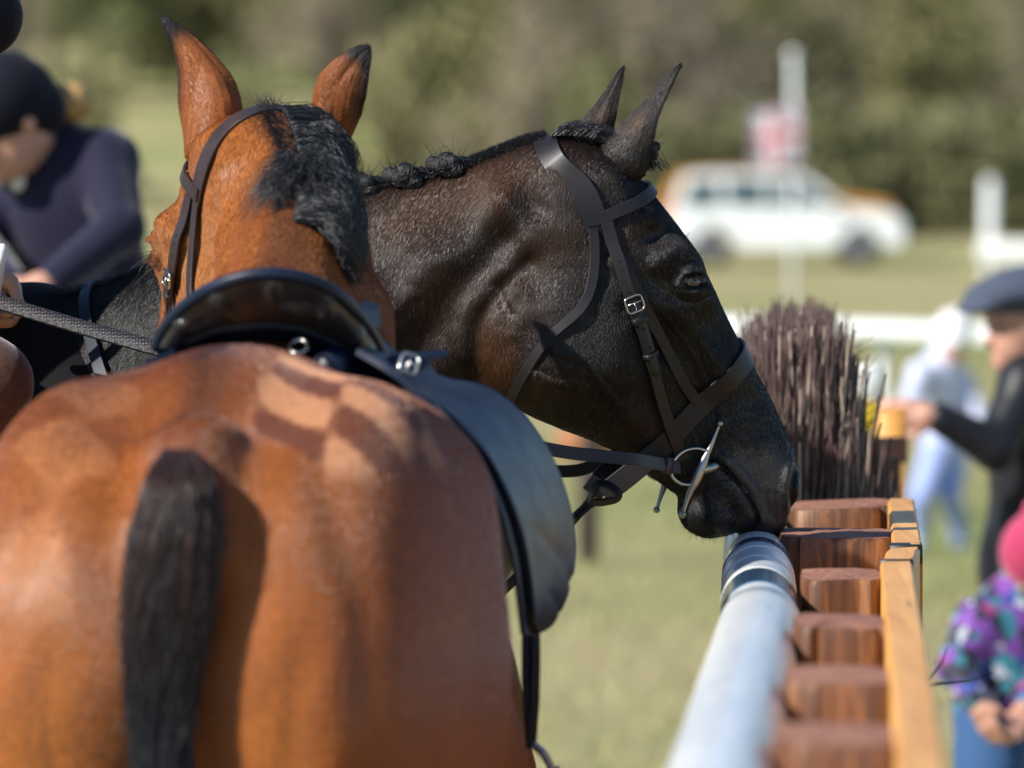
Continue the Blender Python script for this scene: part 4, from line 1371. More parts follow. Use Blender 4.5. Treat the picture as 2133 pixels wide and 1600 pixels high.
# --- dark horse: plaits
def plait(u, v_, s, seed):
    r = np.random.default_rng(seed)
    c = dark_map(np.array([u, v_ + 5, -36.0]))
    pr = []
    for k in range(7):
        a = k * 2.4; q = .012 * math.sqrt(k / 6)
        pr.append(ell(c + np.array([q * math.cos(a) * 1.25, -.004 - .006 * (k % 2), q * math.sin(a)]) * s, np.array([.0125, .010, .011]) * s))
    pr.append(cap(c + np.array([-.026, .01, .004]) * s, c, .013 * s, .014 * s)); pr.append(cap(c + np.array([.020, .012, .008]) * s, c, .010 * s, .012 * s))
    vv, qq = sdf_mesh(pr, .003, .004)
    o = add('mane_plait', vv, qq, M_BLACKCORE, dark_horse)
    st = []
    for j in range(520):
        K = 10; t = np.linspace(0, 1, K)
        k = r.integers(0, 7); a = k * 2.4; q = .012 * math.sqrt(k / 6)
        cc = c + np.array([q * math.cos(a) * 1.25, -.004 - .006 * (k % 2), q * math.sin(a)]) * s
        ax = r.normal(0, 1, 3); ax[1] -= .6; ax /= np.linalg.norm(ax)
        e1 = np.cross(ax, [.3, .2, 1.0]); e1 /= np.linalg.norm(e1); e2 = np.cross(ax, e1)
        th = r.uniform(0, 6.28); R_ = .0118 * s * r.uniform(.96, 1.12)
        ang = th + t * 1.6
        off = r.uniform(-.6, .6)
        st.append(cc + (np.outer(np.cos(ang), e1) + np.outer(np.sin(ang), e2)) * R_ * math.sqrt(1 - off ** 2) * np.array([1.05, .85, .92]) + ax * off * R_)
    for j in range(240):                                # drawn from the crest into the plait
        K = 10; t = np.linspace(0, 1, K)[:, None]
        ur = u + r.normal(0, 26); p0 = dark_map(np.array([ur, crest_uv(ur) + 2 + r.uniform(0, 12), r.uniform(-40, 15)])); p1 = c + r.normal(0, .006, 3) * s
        st.append(p0 * (1 - t) + p1 * t + np.array([0, -.3, 1.0]) * np.sin(math.pi * t) * r.uniform(.002, .010))
    for j in range(40):                                 # strays
        K = 10; t = np.linspace(0, 1, K)[:, None]; d = np.array([r.normal(0, .6), r.normal(-.3, .4), r.uniform(.1, 1)]); d /= np.linalg.norm(d)
        st.append(c + np.array([0, 0, .008]) * s + d * t * r.uniform(.012, .035) + r.normal(0, .008, 3) * t ** 2 + np.array([r.normal(0, .012), 0, 0]))
    hair('plait_hair', np.array(st), np.linspace(.00055, .00018, 10)[None], M_MANE, o, kind='stuff')
    return o
for i, (u, v_, s) in enumerate([(770, 384, .98), (860, 366, 1.02), (946, 342, .95), (690, 408, 1.1), (612, 436, 1.1), (530, 466, 1.1)]):
    plait(u, v_, s, 20 + i)
plait(1331, 310, .85, 40)['label'] = 'plaited forelock'
# hogged crest between the plaits and the headpiece, mane along the rest, forelock hair between the ears
st = []
for j in range(9000):
    K = 7; t = np.linspace(0, 1, K)
    ur = hr.uniform(985, 1142); y0 = hr.normal(0, 16)
    r0 = dark_map(np.array([ur, crest_uv(ur) + 1 + abs(y0) * .15, y0]))
    d = np.array([hr.normal(-.55, .18), hr.normal(0, .12) + y0 * .008, hr.uniform(.55, .9)]); d /= np.linalg.norm(d)
    st.append(r0 + np.outer(hr.uniform(.007, .0155) * t, d))
for j in range(6500):
    K = 7; t = np.linspace(0, 1, K)
    ur = hr.uniform(110, 985); y0 = hr.normal(-4, 16)
    r0 = dark_map(np.array([ur, crest_uv(ur) + 2, y0]))
    d = np.array([hr.normal(-.5, .3), hr.normal(-.25, .25), hr.uniform(-.05, .55)]); d /= np.linalg.norm(d)
    st.append(r0 + np.outer(hr.uniform(.010, .024) * t, d) + np.outer(-.010 * t ** 2, [0, .3, 1.0]))
for j in range(2600):
    K = 7; t = np.linspace(0, 1, K)
    s0 = hr.uniform(0, 1); ur = 1150 + 85 * s0; y0 = hr.normal(5, 30)
    r0 = dark_map(np.array([ur, crest_uv(ur) - 1, y0]))
    d = np.array([1.0, hr.normal(0, .15), hr.normal(.22, .12)]); d /= np.linalg.norm(d)
    l_ = hr.uniform(.03, .055)
    st.append(r0 + np.outer(l_ * t, d) + np.outer(.012 * np.sin(math.pi * t) - .012 * t ** 2, [0, 0, 1.0]))
for j in range(700):                                    # tuft at the withers
    K = 7; t = np.linspace(0, 1, K)
    ur = hr.normal(125, 26); r0 = dark_map(np.array([ur, crest_uv(ur) + 3, hr.normal(-5, 18)]))
    d = np.array([hr.normal(-.3, .35), hr.normal(-.1, .3), hr.uniform(.3, 1.0)]); d /= np.linalg.norm(d)
    st.append(r0 + np.outer(hr.uniform(.012, .034) * t, d) + np.outer(-.012 * t ** 2, [.6, 0, 1.0]))
S = np.array(st) + fuzz(len(st), 7, .0006)
hair('mane', S, np.linspace(.00050, .00014, 7)[None], M_MANE, dark_horse, kind='stuff')

# --- coat of the dark horse on the side in view
def scatter(name, V, Q, prob, flow, lens, lift, radius, colf, mat, parent, N, var=(.82, 1.25)):
    """Short hairs lying on the quads Q of V. prob, flow, lens and colf take the quads' centres and normals."""
    c = V[Q].mean(1)
    p0, p1, p2, p3 = (V[Q[:, i]] for i in range(4))
    nrm = np.cross(p2 - p0, p3 - p1); ar = np.linalg.norm(nrm, axis=1) / 2; nrm /= (2 * ar[:, None] + 1e-12)
    pr = ar * prob(c, nrm); pr = pr / pr.sum()
    idx = hr.choice(len(Q), N, p=pr)
    a, b = hr.uniform(0, 1, (2, N, 1))
    root = p0[idx] * (1 - a) * (1 - b) + p1[idx] * a * (1 - b) + p2[idx] * a * b + p3[idx] * (1 - a) * b
    n = nrm[idx]
    d = flow(idx, c[idx]) + hr.normal(0, .16, (N, 3))
    d = d - n * (d * n).sum(1, keepdims=True); d /= np.linalg.norm(d, axis=1, keepdims=True) + 1e-9
    ln = lens(idx, c[idx]); lf = hr.uniform(lift[0], lift[1], N)
    t = np.linspace(0, 1, 4)
    S = root[:, None] + d[:, None] * (ln[:, None] * t[None])[..., None] + n[:, None] * ((ln * lf)[:, None] * (t * (1.25 - .6 * t))[None])[..., None]
    hair(name, S, (np.array([1, 1, .75, .25]) * radius)[None], mat, parent, colf(idx, c[idx]) * hr.uniform(*var, (N, 1)), kind='stuff')
HLC = HL[HQ].mean(1)
sgn = 1.0
def outward(V, Q, ref):
    """Turns quads so that their normals point away from the mean."""
    p = V[Q]; n = np.cross(p[:, 2] - p[:, 0], p[:, 3] - p[:, 1]); c = p.mean(1)
    return Q if np.sum(((c - ref(c)) * n).sum(1)) > 0 else Q[:, ::-1]
HQd = outward(dw, HQ, lambda c: c * [1, 0, 1] + [0, 8.55, 0])
def dflow(idx, c):
    L = HLC[idx]; u, v = L[:, 0], L[:, 1]
    fx = np.full(len(u), -.35); fz = np.full(len(u), -1.0)
    face = smoothstep(1330, 1420, u); fx = fx * (1 - face) + .50 * face; fz = fz * (1 - face) - .86 * face
    up = smoothstep(120, 40, np.hypot(u - 1345, v - 530)); fx = fx * (1 - up) - .1 * up; fz = fz * (1 - up) + .9 * up
    return np.stack([fx, 0 * fx, fz], -1)
def dprob(c, n):
    u, v = HLC[:, 0], HLC[:, 1]
    return ((u > -80) & (HLC[:, 2] < 25)) * (1 - .88 * smoothstep(1440, 1490, u) * smoothstep(900, 960, v)) * (np.hypot((u - 1397) / 1.6, v - 586) > 17)
scatter('coat_hair', dw, HQd, dprob, dflow, lambda i, c: hr.uniform(.0045, .0095, len(i)) * (1 - .5 * smoothstep(1450, 1560, HLC[i, 0])), (.06, .24), .00018, lambda i, c: dark_coat_color(HLC[i]), M_DARKHAIR, dark_horse, 360000)
M_BAYHAIR = hair_material('bay_coat_hair', .42, True, spec=.35)
# bay: head and neck
HQb = outward(hb, HQ, lambda c: c * [0, 1, 0] + [BAY_POLL[0], 0, 1.75])
def bflow(idx, c):
    return np.tile(np.array([.05, -.55, -.85]), (len(idx), 1))
scatter('coat_hair', hb, HQb, lambda c, n: (n[:, 1] < .35) & (HLC[:, 0] > -90), bflow, lambda i, c: hr.uniform(.005, .010, len(i)), (.05, .25), .00024, lambda i, c: bay_coat_color(HLC[i]) * .95, M_BAYHAIR, bay, 190000)
# bay: hind quarters
bq_o = outward(bbv, bbq, lambda c: c * [0, 1, 0] + [BO[0] + .05, 0, 1.25])
blc = BL(bbv[bbq].mean(1))
def rflow(idx, c):
    return np.stack([.25 * np.sign(blc[idx, 0]), np.full(len(idx), -.35), np.full(len(idx), -.9)], -1)
cmb = bay_comb(blc)
def rcol(i, c):
    col = bay_body_color(blc[i])
    ck = np.clip(.5 + 4.5 * np.sin(cmb[i, 0] * math.pi) * np.sin(cmb[i, 1] * math.pi), 0, 1)[:, None]; st = np.clip(cmb[i, 2], 0, 1)[:, None]
    return col * (1 - st) + st * (ck * np.array([.44, .205, .100]) + (1 - ck) * np.array([.135, .042, .019]))
M_RUMPHAIR = hair_material('bay_rump_hair', .30, True, spec=.62)
scatter('rump_hair', bbv, bq_o, lambda c, n: (n[:, 1] < .45) & (blc[:, 1] < 1.0) & (blc[:, 2] > .85), rflow, lambda i, c: hr.uniform(.006, .010, len(i)), (.02, .10), .00034, rcol, M_RUMPHAIR, bay, 300000, (.94, 1.07))
# ears of both
def ear_fur(V, Q, C, parent, mat, N, axis):
    Q = np.asarray(Q); Q = Q[:, :4]
    scatter('ear_hair', V, Q, lambda c, n: np.ones(len(c)), lambda i, c: np.tile(axis, (len(i), 1)), lambda i, c: hr.uniform(.003, .0065, len(i)), (.06, .26), .00016, lambda i, c: C[Q[i, 0]], mat, parent, N)
for (V_e, Q_e, C_e), ax_ in zip(dark_parts[1:3], (np.array([.56, 0, .83]), np.array([.5, 0, .86]))):
    ear_fur(V_e, Q_e, C_e, dark_horse, M_DARKHAIR, 26000, ax_)
for (V_e, Q_e, C_e), ax_ in zip(bay_parts[2:4], (np.array([-.4, 0, .9]), np.array([.45, 0, .9]))):
    ear_fur(V_e, Q_e, C_e, bay, M_BAYHAIR, 42000, ax_)
# --- lashes and whiskers
st = []
for j in range(48):
    K = 6; t = np.linspace(0, 1, K)
    x = hr.uniform(1376, 1424); r0, n0 = surf(dark_map, np.array([[x, 568 + abs(x - 1400) * .25, -1.0]]), -1, 0)
    d = np.array([hr.normal(.05, .25) + (x - 1400) * .006, -.75, -.62]); d /= np.linalg.norm(d)
    st.append(r0[0] + n0[0] * .002 + np.outer(hr.uniform(.012, .022) * t, d) + np.outer(.003 * t ** 2, [0, 0, 1.0]))
hair('lashes', np.array(st), np.linspace(.0004, .0001, 6)[None], hair_material('pale_lash', .3, c=(.06, .056, .056)), dark_horse, kind='stuff')
st = []
for (u0, v0, su, sv, n, dx, dz, l0, l1) in [(1470, 1112, 40, 6, 60, 0, -1, .006, .016), (1590, 1112, 30, 8, 40, .2, -1, .006, .014), (1425, 1080, 8, 20, 20, -.8, -.6, .006, .014), (1400, 500, 60, 30, 60, .6, .8, .006, .018), (1400, 640, 20, 12, 10, .0, -1, .02, .05)]:
    for j in range(n):
        K = 6; t = np.linspace(0, 1, K)
        uv = inside_uv(np.array([[u0 + hr.normal(0, su), v0 + hr.normal(0, sv)]]))[0]
        r0 = surf(dark_map, np.array([[uv[0], uv[1], hr.uniform(-1, 0)]]), -1, 0)[0][0]
        d = np.array([dx + hr.normal(0, .35), hr.normal(-.2, .3), dz + hr.normal(0, .3)]); d /= np.linalg.norm(d)
        st.append(r0 + np.outer(hr.uniform(l0, l1) * t, d))
hair('whiskers', np.array(st), np.linspace(.00028, .00008, 6)[None], M_MANE, dark_horse, kind='stuff')
st = []
for j in range(40):
    K = 8; t = np.linspace(0, 1, K)
    uv = (1396 + hr.normal(0, 22), 600 + hr.normal(0, 12))
    r0 = surf(bay_map, np.array([[uv[0], uv[1], 1.0]]), 1, 0)[0][0]
    d = np.array([-1.0 + hr.normal(0, .3), hr.normal(-.2, .2), hr.normal(-.2, .5)]); d /= np.linalg.norm(d)
    st.append(r0 + np.outer(hr.uniform(.012, .055) * t, d) + np.outer(-.012 * t ** 2, [0, 0, 1.0]))
hair('lashes', np.array(st), np.linspace(.0003, .00008, 8)[None], M_MANE, bay, kind='stuff')
# ---------------------------------------------------------------- ground, hill, trees, far things
def ground_h(x, y):
    return .058 * np.maximum(y - 150, 0) ** 1.0 * smoothstep(140, 190, y) + .35 * np.sin(x * .02) * smoothstep(150, 250, y)
def ground_mat():
    t = NT('meadow_grass')
    vec = t.coords()
    patch = t.noise(t.coords((1, .28, 1)), .22, 6, .62, .4)
    band = t.noise(t.coords((.25, 1.0, 1)), .085, 3, .5)
    fine = t.noise(vec, 26, 5, .7)
    green = t.ramp(fine, [(.25, (.19, .20, .055)), (.75, (.36, .36, .13))])
    straw = t.ramp(fine, [(.25, (.36, .30, .14)), (.75, (.58, .49, .25))])
    f = t.ramp(patch, [(.36, (0, 0, 0)), (.62, (1, 1, 1))])
    f2 = t.ramp(band, [(.44, (0, 0, 0)), (.62, (1, 1, 1))])
    ff = t.math('ADD', .34, t.math('MULTIPLY', t.math('ADD', f, t.math('MULTIPLY', f2, .8)), .62, True), True)
    c = t.mix(ff, green, straw)
    lush = t.noise(t.coords((.6, .5, 1)), .10, 3)
    c = t.mix(t.math('MULTIPLY', t.ramp(lush, [(.50, (0, 0, 0)), (.66, (1, 1, 1))]), .8), c, t.ramp(fine, [(.25, (.12, .19, .03)), (.75, (.23, .32, .07))]))
    t.color(c)
    t.set(Roughness=.85, Specular_IOR_Level=.2)
    t.bump(fine, .9, .05)
    return t.m
M_GROUND = ground_mat()
M_HILL = None
ys = np.concatenate([np.linspace(-60, 120, 40), np.linspace(126, 300, 60), np.linspace(310, 1500, 30)])
xs = np.linspace(-320, 320, 90)
GX, GY = np.meshgrid(xs, ys, indexing='ij')
v, f = grid_mesh(np.stack([GX, GY, ground_h(GX, GY)], -1))
o = add('ground', v, [q[::-1] for q in f] if False else f, M_GROUND, origin=(0, 0, 0))
o['kind'] = 'structure'
# meadow grass tufts in the part of the field that is in view
gr = np.random.default_rng(9)
n = 26000
gy_ = 16 + 60 * gr.uniform(0, 1, n) ** 1.4; gx_ = gr.uniform(-1, 1, n) * (gy_ * .11 + 1.5)
bl = gr.uniform(.03, .08, n); an_ = gr.uniform(0, 6.28, n)
base = np.stack([gx_, gy_, 0 * gx_], -1)
dirn = np.stack([np.cos(an_), np.sin(an_), 0 * an_], -1)
V = np.empty((n, 3, 3)); V[:, 0] = base - dirn * .006; V[:, 1] = base + dirn * .006
V[:, 2] = base + np.stack([gr.normal(0, .025, n), gr.normal(0, .025, n), bl], -1)
M_BLADE = plain('grass_blade', (.32, .31, .12), .7, var=.5, scale=1.5, bump=0)
o = add('grass', V.reshape(-1, 3), np.arange(n * 3).reshape(-1, 3), M_BLADE, origin=(0, 16, 0))
tag(o, 'short rough meadow grass with straw-coloured patches', 'grass', kind='stuff')

# trees: trunk, limbs, crown of leaf-sized faces or twigs
def leaf_mat(name, c1, c2):
    t = NT(name)
    n1 = t.noise(t.coords(), .55, 4, .6)
    n2 = t.noise(t.coords(), 9, 3, .6)
    c = t.mix(.5, t.ramp(n1, [(.3, c1), (.7, c2)]), t.ramp(n2, [(.3, c1), (.7, c2)]))
    t.color(c); t.set(Roughness=.7, Specular_IOR_Level=.25)
    return t.m
M_LEAF = [leaf_mat('olive_leaves', (.16, .155, .065), (.28, .265, .12)), leaf_mat('bare_twigs', (.21, .17, .12), (.35, .29, .21)),
          leaf_mat('fresh_leaves', (.17, .21, .07), (.31, .36, .14)), leaf_mat('dark_ivy', (.11, .115, .052), (.20, .195, .09))]
M_BARK = plain('bark', (.085, .068, .05), .9, var=.4, scale=6, bump=.8, bdist=.03)
def tree_meshes(kind, seed, h, spread):
    r = np.random.default_rng(seed)
    tr = MB()
    tp = spline([(0, 0, -.3), (r.normal(0, .1), r.normal(0, .1), h * .3), (r.normal(0, .25), r.normal(0, .25), h * .62), (r.normal(0, .4), r.normal(0, .4), h * .9)], 14)
    tr.put(*tube(tp, np.linspace(.055, .012, 14) * h * .5, 8))
    cl = []
    for k in range(11):
        z = h * r.uniform(.10, .85); a = r.uniform(0, 6.28); L = spread * r.uniform(.5, 1.0) * (1.1 - .5 * z / h)
        b = np.array([np.interp(z, tp[:, 2], tp[:, 0]), np.interp(z, tp[:, 2], tp[:, 1]), z])
        e = b + np.array([math.cos(a) * L, math.sin(a) * L, h * r.uniform(.05, .2)])
        m = (b + e) / 2 + np.array([0, 0, -.03 * h])
        tr.put(*tube(spline([b, m, e], 7), np.linspace(.018, .005, 7) * h * .5, 6))
        for q in range(5):
            cl.append((b * (1 - (.35 + .15 * q)) + e * (.35 + .15 * q) + r.normal(0, .25, 3), r.uniform(.45, 1.0)))
    for k in range(16):
        cl.append((tp[r.integers(3, 14)] + r.normal(0, spread * .28, 3) * [1, 1, .8], r.uniform(.4, .9)))
    n_ = 46
    V = []; 
    for c, s in cl:
        p = c + r.normal(0, 1, (n_, 3)) * s * spread * .19
        p[:, 2] = np.abs(p[:, 2] - .1) + .1
        if kind == 1:
            d = r.normal(0, 1, (n_, 3)) + [0, 0, .8]; d /= np.linalg.norm(d, axis=1, keepdims=True)
            L = r.uniform(.35, .9, (n_, 1)); w = np.cross(d, r.normal(0, 1, (n_, 3))); w /= np.linalg.norm(w, axis=1, keepdims=True); w *= .022
            q = np.stack([p - w, p + w, p + d * L + w * .3, p + d * L - w * .3], 1)
        else:
            a = r.normal(0, 1, (n_, 3)); a /= np.linalg.norm(a, axis=1, keepdims=True); b = np.cross(a, r.normal(0, 1, (n_, 3))); b /= np.linalg.norm(b, axis=1, keepdims=True)
            s1 = r.uniform(.09, .22, (n_, 1))
            q = np.stack([p - a * s1, p + b * s1 * .6, p + a * s1, p - b * s1 * .6], 1)
        V.append(q)
    V = np.concatenate(V).reshape(-1, 3)
    return tr, V
protos = {}
def make_proto(kind, i, h, spread):
    tr, V = tree_meshes(kind, 100 + kind * 10 + i, h, spread)
    root = empty('tree', (0, 0, 0))
    tr.build('trunk', M_BARK, root)
    add('crown', V, np.arange(len(V)).reshape(-1, 4), M_LEAF[kind], root, smooth=False)
    return root
TL = {0: ('olive-leaved tree in the blurred belt beyond the field', 'olive trees beyond the field'), 1: ('bare brown winter tree in the blurred belt beyond the field', 'bare trees beyond the field'),
      2: ('pale green budding tree in the blurred belt beyond the field', 'budding trees beyond the field'), 3: ('dark ivy-clad bush at the foot of the tree belt', 'dark bushes beyond the field')}
used = set()
def place_tree(kind, i, x, y, rz, s=1.0):
    key = (kind, i)
    if key not in protos: protos[key] = make_proto(kind, i, {0: 9, 1: 10, 2: 7, 3: 3.2}[kind], {0: 3.2, 1: 3.4, 2: 2.6, 3: 2.4}[kind])
    p = protos[key]
    if key not in used:
        used.add(key); r = p
    else:
        r = p.copy(); COL.objects.link(r)
        for ch in list(p.children):
            c = ch.copy(); COL.objects.link(c); c.parent = r
    r.location = (x, y, float(ground_h(np.array(x), np.array(float(y)))) - .05)
    r.rotation_euler = (0, 0, rz); r.scale = (s, s, s)
    tag(r, TL[kind][0], 'bush' if kind == 3 else 'tree', TL[kind][1])
tr_ = np.random.default_rng(21)
def xrow(u, d): return (u - 1066) / F_PX * d
rows = []
for u in np.linspace(-200, 2330, 20): rows.append((tr_.choice([0, 1, 0, 1, 2]), u + tr_.normal(0, 35), 226 + tr_.uniform(-8, 14), 1.15))
for u in np.linspace(-150, 2300, 18): rows.append((tr_.choice([1, 0, 1]), u + tr_.normal(0, 40), 256 + tr_.uniform(-8, 14), 1.4))
for u in np.linspace(-150, 2300, 16): rows.append((tr_.choice([1, 0, 0]), u + tr_.normal(0, 40), 300 + tr_.uniform(-8, 14), 1.7))
for u in np.linspace(930, 2330, 11): rows.append((tr_.choice([0, 1, 3, 2, 1]), u + tr_.normal(0, 30), 152 + tr_.uniform(-4, 14), 1.0))
for u in np.linspace(1450, 2330, 9): rows.append((3, u + tr_.normal(0, 25), 146 + tr_.uniform(-3, 6), .9))
for u in np.linspace(-100, 1300, 12): rows.append((tr_.choice([3, 0, 2]), u + tr_.normal(0, 35), 168 + tr_.uniform(-5, 8), .45))
for (k, u, d, s) in rows:
    place_tree(int(k), int(tr_.integers(0, 2)), xrow(u, d), d, tr_.uniform(0, 6.28), s * tr_.uniform(.85, 1.15))

# white running rails and posts
M_WHITE = plain('white_plastic', (.70, .72, .70), .45, var=.05, bump=.1)
def rail(label, pts, r, posts, pr, cat='rail', name='running_rail'):
    pts = np.array(pts, float)
    root = empty(name, (pts[len(pts) // 2][0], pts[len(pts) // 2][1], 0), label, cat)
    add('rail_bar', *tube(spline(pts, 30), r, 12), M_WHITE, root)
    for (x, y, h) in posts:
        m = MB().put(*tube([(x, y, -.1), (x, y, h)], pr, 12)).put(*ball((x, y, h), pr, 12, 8))
        m.build('post', M_WHITE, root)
    return root
a = Pn(1380, 684, 30.5); b = Pn(1800, 690, 29.8); c = Pn(2350, 712, 28.2)
rail('long white running rail crossing behind the brush fence', [a - (b - a) * 1.2, a, b, c, c + (c - b) * 1.5], .060, [(b[0] + .10, b[1] + .05, 1.0), (a[0] - 1.5, a[1] + .3, 1.0), (c[0] + .2, c[1], 1.0)], .028)
p0 = Pn(2062, 640, 72); p1 = Pn(2062, 384, 72); r0 = Pn(2036, 524, 72); r1 = Pn(2500, 524, 74)
wr = empty('running_rail', (p0[0], 72, 0), 'short white rail on a tall white post at the far right of the field', 'rail')
add('rail_bar', *box((r0[0] + 1.6, 71.86, r0[2]), (3.2, .06, .25), 0, .02), M_WHITE, wr)
MB().put(*tube([(p0[0], 72, -.1), (p0[0], 72, p1[2])], .085, 12)).put(*ball((p0[0], 72, p1[2]), .085, 12, 8)).build('post', M_WHITE, wr)
add('post', *tube([(r0[0] + 3.1, 72, -.1), (r0[0] + 3.1, 72, r0[2] + .2)], .085, 12), M_WHITE, wr)
# far marker post with its orange board
mp_ = empty('marker_post', (Pn(1225, 1180, 26.8)[0], 26.8, 0), 'dark marker post with an orange top board on the grass under the dark horse\'s jaw', 'post')
c = Pn(1225, 1180, 26.8)
add('post', *box((c[0], 26.8, .32), (.085, .085, .66), .2, .008), plain('dark_post', (.045, .032, .026), .8), mp_)
add('board', *box((c[0] - .01, 26.8, .585), (.28, .03, .14), .1, .004), plain('orange_board', (.42, .17, .07), .6), mp_)

# flagpole with a red, white and blue flag
fp = Pn(1652, 400, 52)
fl_ = empty('flagpole', (fp[0], 52, 0), 'white flagpole with a red, white and blue flag standing before the parked cars', 'flagpole')
add('pole', *tube([(fp[0], 52, -.1), (fp[0], 52, 2.85)], .032, 12), M_WHITE, fl_)
add('finial', *ball((fp[0], 52, 2.88), .055, 12, 8), M_WHITE, fl_)
def flag_mat():
    t = NT('flag_cloth')
    at = t.n('ShaderNodeAttribute', attribute_name='coat')
    t.color(at.outputs['Color']); t.set(Roughness=.8)
    tl = t.n('ShaderNodeBsdfTranslucent'); mx = t.n('ShaderNodeMixShader'); mx.inputs[0].default_value = .35
    t.l(at.outputs['Color'], tl.inputs['Color']); t.l(t.b.outputs[0], mx.inputs[1]); t.l(tl.outputs[0], mx.inputs[2]); t.l(mx.outputs[0], t.out.inputs['Surface'])
    return t.m
nu, nv = 60, 40
G = np.zeros((nu, nv, 3)); C = np.zeros((nu, nv, 3))
for i in range(nu):
    for j in range(nv):
        a, b = i / (nu - 1), j / (nv - 1)
        x = fp[0] + .06 - a * .46; z = 2.44 - b * .52 - .07 * a
        G[i, j] = (x, 51.9 + .05 * math.sin(a * 9 + b * 2) * a, z + .03 * math.sin(a * 7) * a)
        X, Y = (a - .5) * 2, (b - .5)
        col = (.14, .16, .42)
        if abs(abs(Y) * 2 - abs(X)) < .28: col = (.78, .76, .78)
        if abs(abs(Y) * 2 - abs(X)) < .06: col = (.60, .10, .15)
        if abs(X) < .36 or abs(Y) < .22: col = (.80, .77, .78)
        if abs(X) < .13 or abs(Y) < .08: col = (.60, .10, .15)
        C[i, j] = col
v, f = grid_mesh(G)
add('flag', v, f, flag_mat(), fl_, color=C.reshape(-1, 3))

